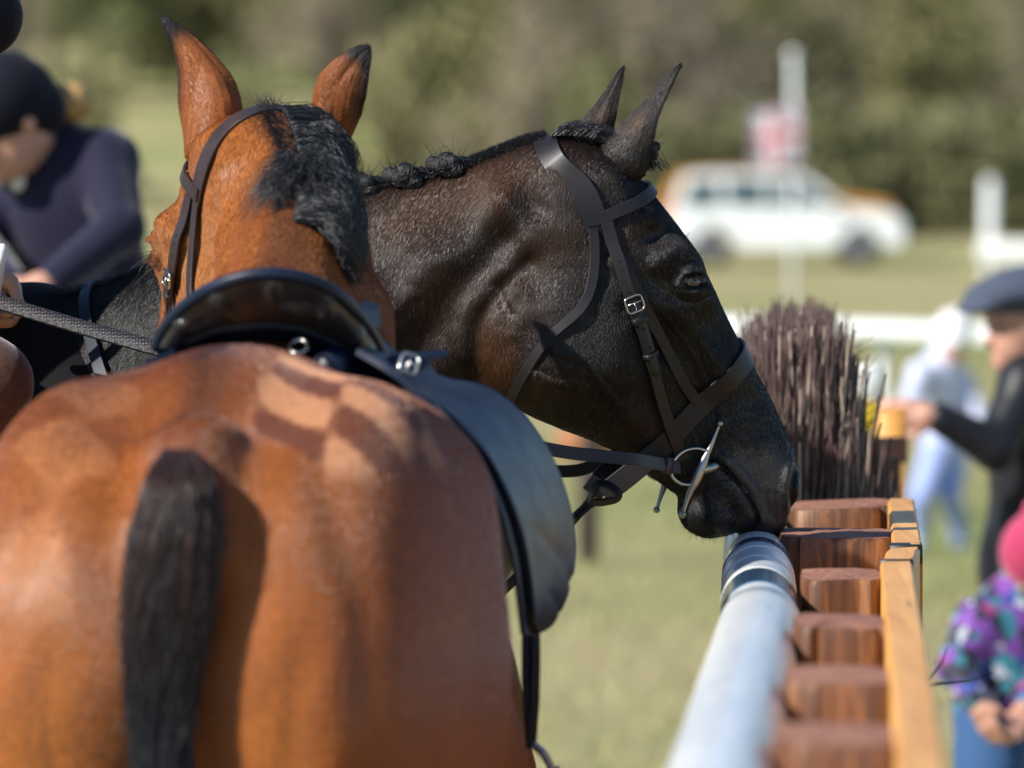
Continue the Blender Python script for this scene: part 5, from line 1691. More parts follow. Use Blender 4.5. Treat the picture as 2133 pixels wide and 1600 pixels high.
# ---------------------------------------------------------------- cars
M_CARW = NT('white_car_paint').color((.80, .82, .80)).set(Roughness=.25, Coat_Weight=.8, Coat_Roughness=.05).m
M_CARO = NT('orange_car_paint').color((.62, .27, .015)).set(Roughness=.3, Coat_Weight=.8, Coat_Roughness=.05).m
M_GLASS = NT('dark_window_glass').color((.02, .05, .045)).set(Roughness=.04, Specular_IOR_Level=.8, Coat_Weight=1.0).m
M_TYRE = plain('tyre', (.02, .02, .022), .85)
M_RIM = plain('wheel_rim', (.45, .46, .48), .3, metal=.8)
M_TRIM = plain('black_trim', (.02, .021, .024), .5)
M_LAMP = NT('headlight_glass').color((.75, .80, .85)).set(Roughness=.08, Coat_Weight=1.0).m
M_LAMPR = NT('tail_light_glass').color((.45, .02, .015)).set(Roughness=.1, Coat_Weight=1.0).m
def car(label, origin, paint, L=4.32, Wd=1.85, tall=0.0, group=None, lift=1.0):
    o = np.array(origin, float)
    root = empty('parked_car', o, label, 'car', group)
    W = lambda x, y, z: (o[0] + x, o[1] + y, o[2] + z)
    k = L / 4.32
    prof = [(-2.14, .42), (-2.16, .80), (-2.12, 1.02), (-2.05, 1.12), (-1.94, 1.52 + tall), (-1.80, 1.68 + tall), (-1.3, 1.73 + tall), (-.3, 1.73 + tall), (.25, 1.69 + tall), (.42, 1.64 + tall), (1.02, 1.14), (1.10, 1.10), (1.75, 1.03), (2.02, .95), (2.12, .80), (2.16, .55), (2.12, .40)]
    low = [(1.78, .40)] + [(1.36 + .40 * math.cos(a), .36 + .40 * math.sin(a)) for a in np.linspace(.1, math.pi - .1, 9)] + [(.9, .36), (-.9, .36)] + [(-1.36 + .40 * math.cos(a), .36 + .40 * math.sin(a)) for a in np.linspace(.1, math.pi - .1, 9)] + [(-1.80, .40)]
    prof = [(x_, z_ * lift if z_ < 1.2 else z_) for x_, z_ in prof]
    pl = np.array(prof + low)
    n_ = len(pl)
    lay_ = []
    for y, ins in ((-Wd / 2, .0), (-Wd / 2 + .05, 1), (Wd / 2 - .05, 1), (Wd / 2, 0)):
        q = pl.copy()
        if ins == 0:
            q[:, 0] = q[:, 0] * .985; q[:, 1] = np.where(q[:, 1] > 1.2, q[:, 1] - .03, q[:, 1])
        tum = np.where(q[:, 1] > 1.1, (q[:, 1] - 1.1) * .22, 0)
        yy = y - np.sign(y) * tum
        lay_.append(np.stack([q[:, 0] * k + o[0], yy + o[1], q[:, 1] + o[2]], -1))
    v = np.concatenate(lay_)
    f = []
    for r_ in range(3):
        for i in range(n_):
            j = (i + 1) % n_
            f.append((r_ * n_ + i, r_ * n_ + j, (r_ + 1) * n_ + j, (r_ + 1) * n_ + i))
    f.append(tuple(range(n_ - 1, -1, -1))); f.append(tuple(range(3 * n_, 4 * n_)))
    add('body', v, f, paint, root, sharp=35)
    def wy(z): return Wd / 2 - max(z - 1.1, 0) * .22
    def pane(poly, name='window', mat=M_GLASS):
        for s in (-1, 1):
            P_ = [W(x * k, s * (wy(z) + .006), z) for x, z in poly]; Q_ = [W(x * k, s * (wy(z) - .02), z) for x, z in poly]
            m_ = len(poly)
            fc = [tuple(range(m_)), tuple(range(2 * m_ - 1, m_ - 1, -1))] + [(i, i + m_, (i + 1) % m_ + m_, (i + 1) % m_) for i in range(m_)]
            add(name, P_ + Q_, fc, mat, root, smooth=False)
    t = tall
    pane([(-1.90, 1.16), (-1.78, 1.55 + t), (-1.25, 1.60 + t), (-1.25, 1.16)])
    pane([(-1.10, 1.16), (-1.10, 1.60 + t), (-.42, 1.60 + t), (-.42, 1.16)])
    pane([(-.30, 1.16), (-.30, 1.60 + t), (.28, 1.57 + t), (.82, 1.16)])
    ws = [W(x * k, y, z) for x, y, z in ((.48, -.66, 1.60 + t), (.48, .66, 1.60 + t), (1.01, .76, 1.18), (1.01, -.76, 1.18))]
    add('windscreen', np.array(ws) + np.array([.012, 0, .012]), [(0, 1, 2, 3)], M_GLASS, root, smooth=False)
    add('rear_window', np.array([W(x * k, y, z) for x, y, z in ((-1.96, -.62, 1.54 + t), (-1.96, .62, 1.54 + t), (-2.07, .70, 1.16), (-2.07, -.70, 1.16))]) + np.array([-.02, 0, 0]), [(3, 2, 1, 0)], M_GLASS, root, smooth=False)
    for x in (-1.36, 1.36):
        for s in (-1, 1):
            y = s * (Wd / 2 - .12)
            wv = MB()
            an = np.linspace(0, 2 * math.pi, 28, endpoint=False)
            ring = [W(x * k + .245 * math.cos(a), y, .345 + .245 * math.sin(a)) for a in an]
            wv.put(*tube(ring, .098, 10, True))
            wh = wv.build('wheel', M_TYRE, root)
            d = MB(); 
            d.put(*tube([W(x * k, y - .07, .345), W(x * k, y + .07, .345)], .20, 20))
            for q in range(5):
                a = q * 2 * math.pi / 5
                d.put(*box(W(x * k + .10 * math.cos(a), y + s * .075, .345 + .10 * math.sin(a)), (.06, .02, .16), 0, .004, np.array([[math.sin(a), 0, -math.cos(a)], [0, 1, 0], [math.cos(a), 0, math.sin(a)]])))
            d.build('rim', M_RIM, wh)
    add('front_bumper', *box(W(2.12 * k, 0, .50), (.16, Wd - .05, .24), 0, .05), M_TRIM, root)
    add('rear_bumper', *box(W(-2.13 * k, 0, .50), (.14, Wd - .05, .24), 0, .05), M_TRIM, root)
    for s in (-1, 1):
        add('headlight', *box(W(2.07 * k, s * .68, .82), (.10, .30, .17), 0, .04), M_LAMP, root)
        add('tail_light', *box(W(-2.11 * k, s * .80, 1.0), (.08, .16, .34), 0, .03), M_LAMPR, root)
        add('mirror', *box(W(.80 * k, s * (Wd / 2 + .10), 1.16), (.12, .16, .16), 0, .04), M_TRIM, root)
        add('door_handle', *box(W(-.22 * k, s * (Wd / 2 + .012), .98), (.18, .03, .03), 0, .008), M_TRIM, root)
    return root
cw = Pn(1634, 550, 105)
car('white four-by-four parked side-on in the field, seen past the flagpole', (cw[0] + .0, 105, 0), M_CARW, 4.34)
co = Pn(1617, 550, 109)
car('orange four-by-four parked directly behind the white one', (co[0] + .02, 109.0, 0), M_CARO, 4.55, 1.86, .04, None, 1.15)
# ---------------------------------------------------------------- steeplechase fence: log posts, orange-brown board, brush, white pipe
def wood(name, dark, mid, light, rough=.55, scale=1.0, ring_axis='Z'):
    t = NT(name)
    sc = {'Z': (38 * scale, 38 * scale, 2.2 * scale), 'Y': (38 * scale, 2.2 * scale, 38 * scale)}[ring_axis]
    g = t.noise(t.coords(sc), 1.0, 8, .65, 1.2)
    blot = t.noise(t.coords((5, 5, 5)), 1.0, 5, .6)
    streak = t.noise(t.coords(tuple(a * 2.2 for a in sc)), 1.0, 4, .7, .5)
    c = t.ramp(g, [(.28, dark), (.5, mid), (.72, light)])
    c = t.mix(t.math('MULTIPLY', t.ramp(blot, [(.42, (0, 0, 0)), (.68, (1, 1, 1))]), .75), c, t.mix(.5, c, dark))
    crack = t.ramp(streak, [(.26, (0, 0, 0)), (.36, (1, 1, 1))])
    c = t.mix(1.0, c, t.ramp(crack, [(0, (.3, .3, .3)), (1, (1, 1, 1))]), 'MULTIPLY')
    t.color(c); t.set(Roughness=rough, Specular_IOR_Level=.4)
    t.bump(t.math('ADD', g, t.math('MULTIPLY', crack, .6)), .55, .004)
    return t.m
M_LOG = wood('stained_log', (.040, .018, .011), (.15, .062, .030), (.42, .18, .068), .5)
M_LOGTOP = wood('sawn_log_top', (.17, .070, .045), (.30, .135, .085), (.42, .21, .14), .75)
M_BOARD = wood('orange_board_timber', (.50, .20, .045), (.70, .34, .080), (.80, .45, .13), .45, .5, 'Y')
M_BOARDS = M_BOARD
DIRF = np.array([.060, 1.0, 0]); DIRF /= np.linalg.norm(DIRF); SIDE = np.array([DIRF[1], -DIRF[0], 0])
fence = empty('steeplechase_fence', Pn(1760, 1100, 8.2) * np.array([1, 1, 0]), 'wooden steeplechase fence with log posts and an orange board rail under the dark horse\'s nose', 'fence')
fr = np.random.default_rng(31)
def log_post(xl, xr, d, ztop, seed):
    r = np.random.default_rng(seed)
    c = np.array([(xl + xr) / 2, d, 0]); rx = (xr - xl) / 2; ry = .085
    n = 36
    an = np.arange(n) * 2 * math.pi / n
    lump = 1 + .03 * np.sin(an * 3 + seed) + .02 * np.sin(an * 7 + seed * 2)
    crackp = r.uniform(3.6, 5.8, 3)
    for cp in crackp: lump -= .16 * np.exp(-((an - cp) / .055) ** 2)
    ring = np.stack([np.sign(np.cos(an)) * np.abs(np.cos(an)) ** .42 * rx * lump, np.sign(np.sin(an)) * np.abs(np.sin(an)) ** .55 * ry * lump], -1)
    V = []
    zs = [-.15, .3, .8, ztop - .3, ztop - .06, ztop - .010, ztop - .002]
    for z, s in zip(zs, (1.04, 1.02, 1.0, 1.0, 1.0, 1.0, .965)):
        tilt = (ring[:, 0] * .02 * r.normal() + ring[:, 1] * .03) if z > ztop - .05 else 0
        V.append(np.stack([c[0] + ring[:, 0] * s, c[1] + ring[:, 1] * s, np.full(n, z) + tilt], -1))
    v = np.concatenate(V)
    f = []
    for k in range(len(zs) - 1):
        for i in range(n):
            j = (i + 1) % n
            f.append((k * n + i, k * n + j, (k + 1) * n + j, (k + 1) * n + i))
    o = add('post', v, f, M_LOG, fence, sharp=40)
    top = V[-1] + np.array([0, 0, .0004]); cen = top.mean(0) + [0, 0, .003]
    mid = top * .5 + cen * .5 + np.array([0, 0, .001]) * r.normal(0, 1, (n, 1))
    vv = np.concatenate([top, mid, cen[None]])
    ff = [(i, (i + 1) % n, n + (i + 1) % n, n + i) for i in range(n)] + [(n + i, n + (i + 1) % n, 2 * n) for i in range(n)]
    add('sawn_top', vv, ff, M_LOGTOP, o)
ZT = 1.345
def xat(u, d): return (u - 1066.5) / F_PX * d
for i, (ul, ur, d) in enumerate([(1632, 1854, 9.27), (1618, 1864, 8.54), (1668, 1833, 7.72), (1655, 1850, 6.89), (1638, 1856, 6.17), (1618, 1868, 5.53), (1600, 1880, 4.96), (1575, 1900, 4.46)]):
    xl = xat(ul, d)
    log_post(xl, xat(ur, d) + .004, d, ZT + (.001 if i != 2 else -.002), 50 + i)
def board(p0, p1, wd, ht, z1, seed, nm='board'):
    """Rail board from p0 to p1 (ground positions of its left top edge); wd across, ht down from z1."""
    r = np.random.default_rng(seed)
    p0 = np.array([*p0, z1]); p1 = np.array([*p1, z1])
    n = 16
    sd = -np.cross(p1 - p0, [0, 0, 1.0]); sd /= np.linalg.norm(sd)
    pr = [(0, -ht), (0, -.006), (.004, 0), (wd - .004, 0), (wd, -.006), (wd, -ht)]
    V = []
    for t in np.linspace(0, 1, n):
        q = p0 * (1 - t) + p1 * t
        w = r.normal(0, .0007)
        V.append([q + sd * (a + w) + np.array([0, 0, b + r.normal(0, .0006)]) for a, b in pr])
    v = np.array(V).reshape(-1, 3); m = len(pr)
    f = [(i * m + j, (i + 1) * m + j, (i + 1) * m + (j + 1) % m, i * m + (j + 1) % m) for i in range(n - 1) for j in range(m)]
    f += [tuple(range(m)), tuple((n - 1) * m + j for j in range(m - 1, -1, -1))]
    return add(nm, v, f, M_BOARD, fence, sharp=40)
board((xat(1834, 7.84), 7.84), (xat(1905, 4.0), 4.0), .045, .19, ZT + .006, 1)
board((xat(1852, 8.14), 8.14), (xat(1834, 7.86), 7.86), .045, .19, ZT + .005, 2)
board((xat(1850, 9.30), 9.30), (xat(1861, 8.16), 8.16), .043, .19, ZT + .007, 3)
M_BAND = plain('black_band', (.012, .014, .016), .5)
for (u, d, w_, l_) in ((1857, 8.17, .048, .050), (1836, 7.85, .047, .010)):
    x0 = xat(u, d)
    add('strap', *box((x0 + .0215, d, ZT - .006), (w_, l_, .028), -.06, .002), M_BAND, fence)
# lower boards that close the side, one above the other
for k in range(3):
    for (a0, a1) in (((xat(1838, 7.82) + .006, 7.82), (xat(1908, 4.0) + .006, 4.0)), ((xat(1854, 9.28) + .006, 9.28), (xat(1865, 8.18) + .006, 8.18))):
        b = board(a0, a1, .03, .27, ZT - .20 - k * .29, 10 + k)
# far posts of the brush box and a second board behind
for (u, d, w_, zt, mt) in ((1858, 11.6, .055, 1.40, M_BOARD), (1810, 10.9, .12, 1.335, M_LOG)):
    x = xat(u, d)
    add('upright', *box((x, d, zt / 2 - .05), (w_, .06, zt + .1), 0, .004), mt, fence)
add('crosspiece', *box((xat(1815, 11.2), 11.2, 1.335), (.14, .05, .05), .05, .004), M_LOGTOP, fence)
# brush
M_TWIG = plain('birch_twig', (.115, .070, .064), .7, var=.5, scale=30, bump=.3)
M_TWIG2 = plain('pale_twig', (.36, .28, .22), .7, var=.4, scale=30, bump=.3)
br_ = np.random.default_rng(77)
def twigs(n, r0, r1, mat, name, zlo, zhi, lean):
    V = []; F = []; base = 0
    for i in range(n):
        d = br_.uniform(9.55, 11.2)
        x = xat(1552, 9.5) + (xat(1758, 9.5) - xat(1552, 9.5)) * br_.uniform(0, 1) + (d - 9.5) * .045 + (br_.normal(0, .004))
        if br_.uniform() < .35: d = br_.uniform(9.5, 9.7)
        edge = abs((x - xat(1662, 9.5) - (d - 9.5) * .045) / (.5 * (xat(1758, 9.5) - xat(1552, 9.5))))
        z1 = br_.uniform(zlo, zhi) - .05 * min(edge, 1.4) ** 4
        z0 = 1.0 + br_.uniform(0, .18)
        p = np.array([[x, d, z0], [x + br_.normal(0, .012), d + br_.normal(0, .01), (z0 + z1) / 2], [x + br_.normal(lean, .017), d + br_.normal(0, .03), z1]])
        p = np.array([p[0], .25 * p[0] + .5 * p[1] + .25 * p[2] + br_.normal(0, .004, 3), p[2]])
        v, f = tube(p, [r0, (r0 + r1) / 2, r1], 4, caps=False)
        V.append(v); F.append(np.array(f) + base); base += len(v)
    return add(name, np.concatenate(V), np.concatenate(F), mat, fence)
o = twigs(3400, .0036, .0015, M_TWIG, 'birch_brush', 1.43, 1.645, .0); o['kind'] = 'stuff'; o['label'] = 'bundled brown birch brush standing behind the dark horse\'s nose'
o = twigs(800, .0042, .0018, M_TWIG2, 'pale_birch_twigs', 1.40, 1.63, .004); o['kind'] = 'stuff'
# loose fine spray on the right edge and top
V = []; F = []; base = 0
for i in range(130):
    d = br_.uniform(9.6, 10.4); x = xat(br_.choice([1560, 1640, 1700, 1740]), d) + br_.normal(0, .02); z = br_.uniform(1.40, 1.545)
    a = br_.normal(.5, .5); L = br_.uniform(.03, .09)
    p = spline([(x, d, z), (x + L * .5 * math.sin(a), d, z + L * .5), (x + L * math.sin(a + .5), d + br_.normal(0, .02), z + L * .85)], 5)
    v, f = tube(p, np.linspace(.0013, .0005, 5), 4, caps=False)
    V.append(v); F.append(np.array(f) + base); base += len(v)
o = add('birch_spray', np.concatenate(V), np.concatenate(F), M_TWIG, fence); o['kind'] = 'stuff'
# marker board seen past the brush
mk = empty('marker_board', (xat(1800, 12.2), 12.2, 0), 'yellow and white marker board behind the brush, beside the bent child', 'sign')
add('post', *box((xat(1805, 12.25), 12.26, .62), (.05, .03, 1.28), 0, .004), M_BOARD, mk)
add('panel', *box((xat(1813, 12.2), 12.2, 1.43), (.055, .02, .075), 0, .004), M_WHITE, mk)
add('panel', *box((xat(1800, 12.2), 12.2, 1.35), (.062, .024, .078), 0, .004), plain('yellow_panel', (.62, .42, .02), .5), mk)
add('panel', *box((xat(1800, 12.2), 12.2, 1.285), (.066, .02, .032), 0, .004), M_WHITE, mk)

# white pipe rail wrapped in plastic, blue bands
def pipe_mat():
    t = NT('white_wrapped_pipe')
    g = t.noise(t.coords((6, 1.2, 6)), 1.0, 5, .6, .4); s = t.noise(t.coords((30, 2.0, 30)), 1.0, 5, .6, 1.0)
    c = t.ramp(g, [(.30, (.58, .62, .66)), (.55, (.76, .78, .78)), (.8, (.82, .83, .82))])
    sc = t.ramp(s, [(.60, (1, 1, 1)), (.72, (.72, .75, .78))])
    t.color(t.mix(1.0, c, sc, 'MULTIPLY')); t.set(Roughness=.32, Specular_IOR_Level=.5, Coat_Weight=.3, Coat_Roughness=.2)
    t.bump(g, .35, .012)
    return t.m
M_PIPE = pipe_mat()
M_BLUE = NT('blue_band').color((.035, .10, .19)).set(Roughness=.18, Coat_Weight=.6, Coat_Roughness=.08).m
pr_ = empty('pipe_rail', np.array([xat(1580, 7.8), 7.8, 0]), 'white plastic-wrapped pipe rail with blue bands running beside the log posts', 'rail')
RP = .0515
def pc(d):
    x = .322 + (d - 7.36) * (.040 if d > 7.36 else .0645)
    return np.array([x, d, 1.296])
def pipe(d0, d1, r, name, mat, sag=0.0, wob=.0012):
    n = 40
    ds = np.linspace(d0, d1, n)
    p = np.array([pc(d) for d in ds]); p[:, 2] += sag
    rr = r + np.random.default_rng(int(d0 * 10)).normal(0, wob, n) * np.hanning(n)
    return add(name, *tube(p, rr, 40), mat, pr_)
pipe(3.6, 7.38, RP + .0035, 'pipe', M_PIPE, -.001)
pipe(7.36, 9.3, RP, 'pipe', M_PIPE, 0, .0004)
for (d0, d1) in ((7.50, 7.74), (8.30, 8.38)):
    pipe(d0, d1, RP + .0018, 'blue_band', M_BLUE, 0, 0)
for d0 in (7.38, 7.76, 8.0, 8.2):
    ds = pc(d0)
    ring = [ds + SIDE * (math.cos(a) * (RP + .0005)) + np.array([0, 0, math.sin(a) * (RP + .0005)]) for a in np.arange(40) * 2 * math.pi / 40]
    add('wrap_edge', *tube(ring, .0016, 6, True), M_WHITE, pr_)
for d in (4.2, 6.55, 9.1):
    c = pc(d)
    add('upright', *tube([(c[0], d, -.1), (c[0], d, c[2] - .03)], .035, 14), M_PIPE, pr_)
# dark twigs sticking out past the board
tw = empty('twig', Pn(1958, 1415, 7.4), 'thin black forked twig sticking out past the orange board', 'twig')
add('stem', *tube(spline([Pn(1900, 1440, 7.5), Pn(1950, 1425, 7.5), Pn(2010, 1418, 7.55), Pn(2042, 1411, 7.6), Pn(2066, 1402, 7.6)], 20), np.linspace(.0022, .0008, 20), 6), M_BAND, tw)
add('stem', *tube(spline([Pn(1925, 1432, 7.5), Pn(1942, 1408, 7.5), Pn(1962, 1380, 7.5), Pn(1974, 1347, 7.5)], 16), np.linspace(.0018, .0006, 16), 6), M_BAND, tw)
# ---------------------------------------------------------------- people
M_FLESH = NT('skin').color((.52, .27, .19)).set(Roughness=.5, Subsurface_Weight=.08, Subsurface_Radius=(.01, .004, .002)).m
def cloth(name, c, rough=.85, sheen=.3, scale=160, var=.2):
    t = NT(name)
    w = t.noise(t.coords((scale, scale, scale)), 1.0, 3, .6); b = t.noise(t.coords(), 6, 4)
    lo = tuple(x * (1 - var) for x in c); hi = tuple(min(1, x * (1 + var)) for x in c)
    t.color(t.mix(.5, t.ramp(w, [(.3, lo), (.7, hi)]), t.ramp(b, [(.3, lo), (.7, hi)])))
    t.set(Roughness=rough, Sheen_Weight=sheen, Sheen_Roughness=.4, Specular_IOR_Level=.25)
    t.bump(t.math('ADD', t.math('MULTIPLY', w, .3), b), .4, .008)
    return t.m
def hand_prims(wr, d, palm_n, s, curl=.5, thumb=1):
    """Palm, four unequal bent fingers and a thumb. d: pointing direction, palm_n: which way the palm faces."""
    wr = np.array(tuple(wr), float); d = np.array(d, float); d /= np.linalg.norm(d)
    n = np.array(palm_n, float); n -= d * (n @ d); n /= np.linalg.norm(n); b = np.cross(d, n)
    pr = [cap(wr, wr + d * .03 * s, .026 * s, .030 * s, .01)]
    for q in (-1.5, -.5, .5, 1.5):
        pr.append(cap(wr + d * .02 * s + b * q * .012 * s, wr + d * .085 * s + b * q * .019 * s, .014 * s, .0125 * s, .010))
    for q, L in ((-1.5, .82), (-.5, 1.0), (.5, .96), (1.5, .72)):
        p = wr + d * .088 * s + b * q * .019 * s; a = 0
        for sg, r0 in ((.038, .0095), (.026, .0085), (.020, .0075)):
            a += curl
            e = p + (d * math.cos(a) + n * math.sin(a)) * sg * L * s
            pr.append(cap(p, e, r0 * s, r0 * .9 * s, .003)); p = e
    p = wr + d * .025 * s + b * thumb * .026 * s
    e = p + (d * .65 + b * thumb * .62 + n * .25) * .042 * s
    f = e + (d * .85 + b * thumb * .05 + n * .45) * .032 * s
    pr += [cap(p, e, .014 * s, .011 * s, .008), cap(e, f, .0105 * s, .009 * s, .004)]
    return pr
def head_prims(c, face, s, up=(0, 0, 1.0)):
    c = np.array(tuple(c), float); f = np.array(face, float); f /= np.linalg.norm(f); u = np.array(up, float); u -= f * (u @ f); u /= np.linalg.norm(u); r = np.cross(f, u)
    R = np.stack([r, f, u]); W = lambda a, b, z: c + (r * a + f * b + u * z) * s
    pr = [ell(c + u * .02 * s, np.array([.076, .095, .100]) * s, R), ell(W(0, .03, -.06), np.array([.058, .068, .070]) * s, R, .03), cap(W(0, .088, -.005), W(0, .108, -.035), .010 * s, .013 * s, .012),
          cap(W(-.024, .086, -.062), W(.024, .086, -.062), .009 * s, None, .008), cap(W(0, .080, -.100), W(0, .082, -.098), .020 * s, None, .02), cap(W(-.045, .078, .022), W(.045, .078, .022), .012 * s, None, .02)]
    for q in (-1, 1):
        pr += [ell(W(.078 * q, -.005, -.012), np.array([.010, .020, .030]) * s, R, .008)]
    return pr, W, R
M_IRIS = NT('person_eye').color((.05, .035, .03)).set(Roughness=.1).m
def person(label, J, face, s, coatm, legm, shoem, group=None, hands=None, step=.012, up=(0, 0, 1.0), torso=(.165, .115), leg=(.085, .058, .045), coat_len=.0):
    """J: joints in the world; body is one mesh with head and hands; clothes are parts."""
    foot = np.array([*np.mean([J['anL'][:2], J['anR'][:2]], 0), 0.0])
    hp, W, R = head_prims(J['head'], face, s, up)
    pr = list(hp) + [cap(J['neck'], W(0, -.02, -.06), .056 * s, .054 * s)]
    c, p = np.array(J['chest'], float), np.array(J['pelvis'], float)
    pr += [cap(c, p, .10 * s, .11 * s, .05), cap(J['neck'], c, .05 * s, .09 * s, .05)]
    for q in 'LR':
        pr += [cap(J['sh' + q], J['el' + q], .042 * s, .036 * s), cap(J['el' + q], J['wr' + q], .035 * s, .026 * s, .02), cap(J['sh' + q], c, .045 * s, .08 * s, .04)]
        pr += [cap(J['hip' + q], J['kn' + q], .075 * s, .05 * s), cap(J['kn' + q], J['an' + q], .05 * s, .035 * s)]
        h = (hands or {}).get(q)
        d = np.array(J['wr' + q], float) - np.array(J['el' + q], float)
        pr += hand_prims(J['wr' + q], h[0] if h else d, h[1] if h else (0, 1.0, -.4), s, h[2] if h else .35, h[3] if h else 1)
    v, q = sdf_mesh(pr, step * .75, .02, .03)
    root = add('person', v, q, M_FLESH, origin=foot)
    tag(root, label, 'person', group)
    for x in (-.031, .031):
        add('eye', *ball(W(x, .083, .006), .012 * s, 12, 8), M_IRIS, root)
    # coat
    dn = (p - c); dn /= np.linalg.norm(dn)
    sd = np.array(J['shR'], float) - np.array(J['shL'], float); sd /= np.linalg.norm(sd); fw = np.cross(sd, dn); RT = np.stack([sd, fw, -dn])
    pc_ = [ell(c, np.array([torso[0], torso[1], .22]) * s, RT, .06), ell((c + p) / 2, np.array([torso[0] * .93, torso[1], .24]) * s, RT, .06), ell(p + dn * coat_len * s, np.array([torso[0] * 1.0, torso[1] * 1.08, .17]) * s, RT, .06), cap(np.array(J['neck']) + dn * .01, c, .066 * s, .09 * s, .05)]
    for k in 'LR':
        pc_ += [cap(J['sh' + k], c, .074 * s, .10 * s, .05), cap(J['sh' + k], J['el' + k], .070 * s, .056 * s, .03), cap(J['el' + k], np.array(J['el' + k]) * .06 + np.array(J['wr' + k]) * .94, .056 * s, .042 * s, .02)]
    v, q = sdf_mesh(pc_, step, .03, .03)
    coat = add('jacket', v, q, coatm, root)
    pl = []
    for k in 'LR':
        pl += [cap(J['hip' + k], J['kn' + k], leg[0] * s * 1.1, leg[1] * s * 1.1, .03), cap(J['kn' + k], J['an' + k], leg[1] * s * 1.1, leg[2] * s * 1.05, .02)]
    pl += [ell(p + dn * .04 * s, np.array([torso[0] * .85, torso[1] * .95, .13]) * s, RT, .04)]
    v, q = sdf_mesh(pl, step, .03, .03)
    add('trousers', v, q, legm, root)
    for k in 'LR':
        a = np.array(J['an' + k], float); fd = np.array([face[0], face[1], 0.0]); fd /= np.linalg.norm(fd) + 1e-9
        v, q = sdf_mesh([cap(a + [0, 0, .03 * s], a + [0, 0, -.03 * s], .047 * s), cap(a + np.array([0, 0, -.045 * s]), a + fd * .14 * s + np.array([0, 0, -.055 * s]), .040 * s, .035 * s)], step * .8, .02, .02)
        add('shoe', v, q, shoem, root)
    return root, W, R, coat
def hat_cap(root, W, R, mat, s, kind, peak=True):
    c = W(0, 0, .055)
    if kind == 'flat':
        pr = [ell(W(0, .005, .085), np.array([.098, .128, .045]) * s, R), ell(W(0, -.03, .075), np.array([.095, .10, .062]) * s, R, .03), ell(W(0, .115, .060), np.array([.070, .055, .014]) * s, R, .02)]
    elif kind == 'helmet':
        pr = [ell(W(0, -.01, .045), np.array([.098, .120, .110]) * s, R), ell(W(0, .125, .045), np.array([.062, .050, .010]) * s, R, .02), ell(W(0, -.07, -.01), np.array([.088, .062, .075]) * s, R, .03)]
    elif kind == 'bobble':
        pr = [ell(W(0, -.008, .045), np.array([.094, .112, .105]) * s, R), ell(W(0, -.06, -.01), np.array([.088, .065, .08]) * s, R, .03), cap(W(0, -.01, .165), W(0, -.01, .17), .035 * s, None, .01)]
    else:
        pr = [ell(W(0, -.005, .040), np.array([.090, .108, .098]) * s, R), ell(W(0, .118, .050), np.array([.062, .055, .010]) * s, R, .02)]
    v, q = sdf_mesh(pr, .008 * s, .015, .02)
    return add('hat' if kind != 'helmet' else 'riding_hat', v, q, mat, root)
M_NAVY = cloth('navy_purple_tweed', (.010, .009, .030), .8, .35)
M_BLACKC = cloth('black_jacket', (.004, .0045, .009), .8, .03)
M_BLACKQ = cloth('black_quilted', (.012, .013, .017), .45, .1, 40)
M_BREECH = cloth('pale_breeches', (.45, .38, .28))
M_CHAPS = cloth('brown_suede', (.085, .038, .026), .9, .3, 60, .5)
M_VELVET = cloth('dark_velvet', (.004, .005, .013), .8, .08)
M_BOOT = plain('black_boot', (.012, .012, .013), .35)
M_PALEB = cloth('pale_lavender_cotton', (.60, .63, .80)); M_BLUEC = cloth('light_blue_cotton', (.34, .42, .74)); M_WCOT = cloth('white_cotton', (.82, .82, .85))
M_GREYCAP = cloth('grey_tweed_cap', (.055, .068, .10), .9, .2); M_PINK = cloth('pink_wool', (.40, .04, .10), .95, .6, 60)
M_DENIM = cloth('blue_denim', (.035, .09, .20), .85, .1)
M_GREEN = cloth('dark_green_velvet', (.006, .028, .024)); M_COLLAR = cloth('cream_shirt', (.65, .62, .55))
def pattern_cloth():
    t = NT('patterned_cloth')
    vo = t.n('ShaderNodeTexVoronoi'); vo.inputs['Scale'].default_value = 36; t.l(t.coords(), vo.inputs['Vector'])
    sx = t.n('ShaderNodeSeparateXYZ'); t.l(vo.outputs['Color'], sx.inputs[0])
    c = t.ramp(sx.outputs[0], [(0, (.012, .010, .03)), (.34, (.012, .010, .03)), (.36, (.17, .045, .32)), (.52, (.17, .045, .32)), (.54, (.025, .20, .26)), (.68, (.025, .20, .26)), (.70, (.42, .45, .52)), (.80, (.42, .45, .52)), (.82, (.28, .03, .17)), (.90, (.02, .05, .26))])
    t.t.nodes[-1].color_ramp.interpolation = 'CONSTANT' if hasattr(t.t.nodes[-1], 'color_ramp') else None
    t.color(c); t.set(Roughness=.7, Sheen_Weight=.2)
    return t.m
M_PATT = pattern_cloth()

def J3(d0, **k):
    """Joints from measured positions (u, v, distance offset)."""
    return {a: Pn(b[0], b[1], d0 + (b[2] if len(b) > 2 else 0)) for a, b in k.items()}

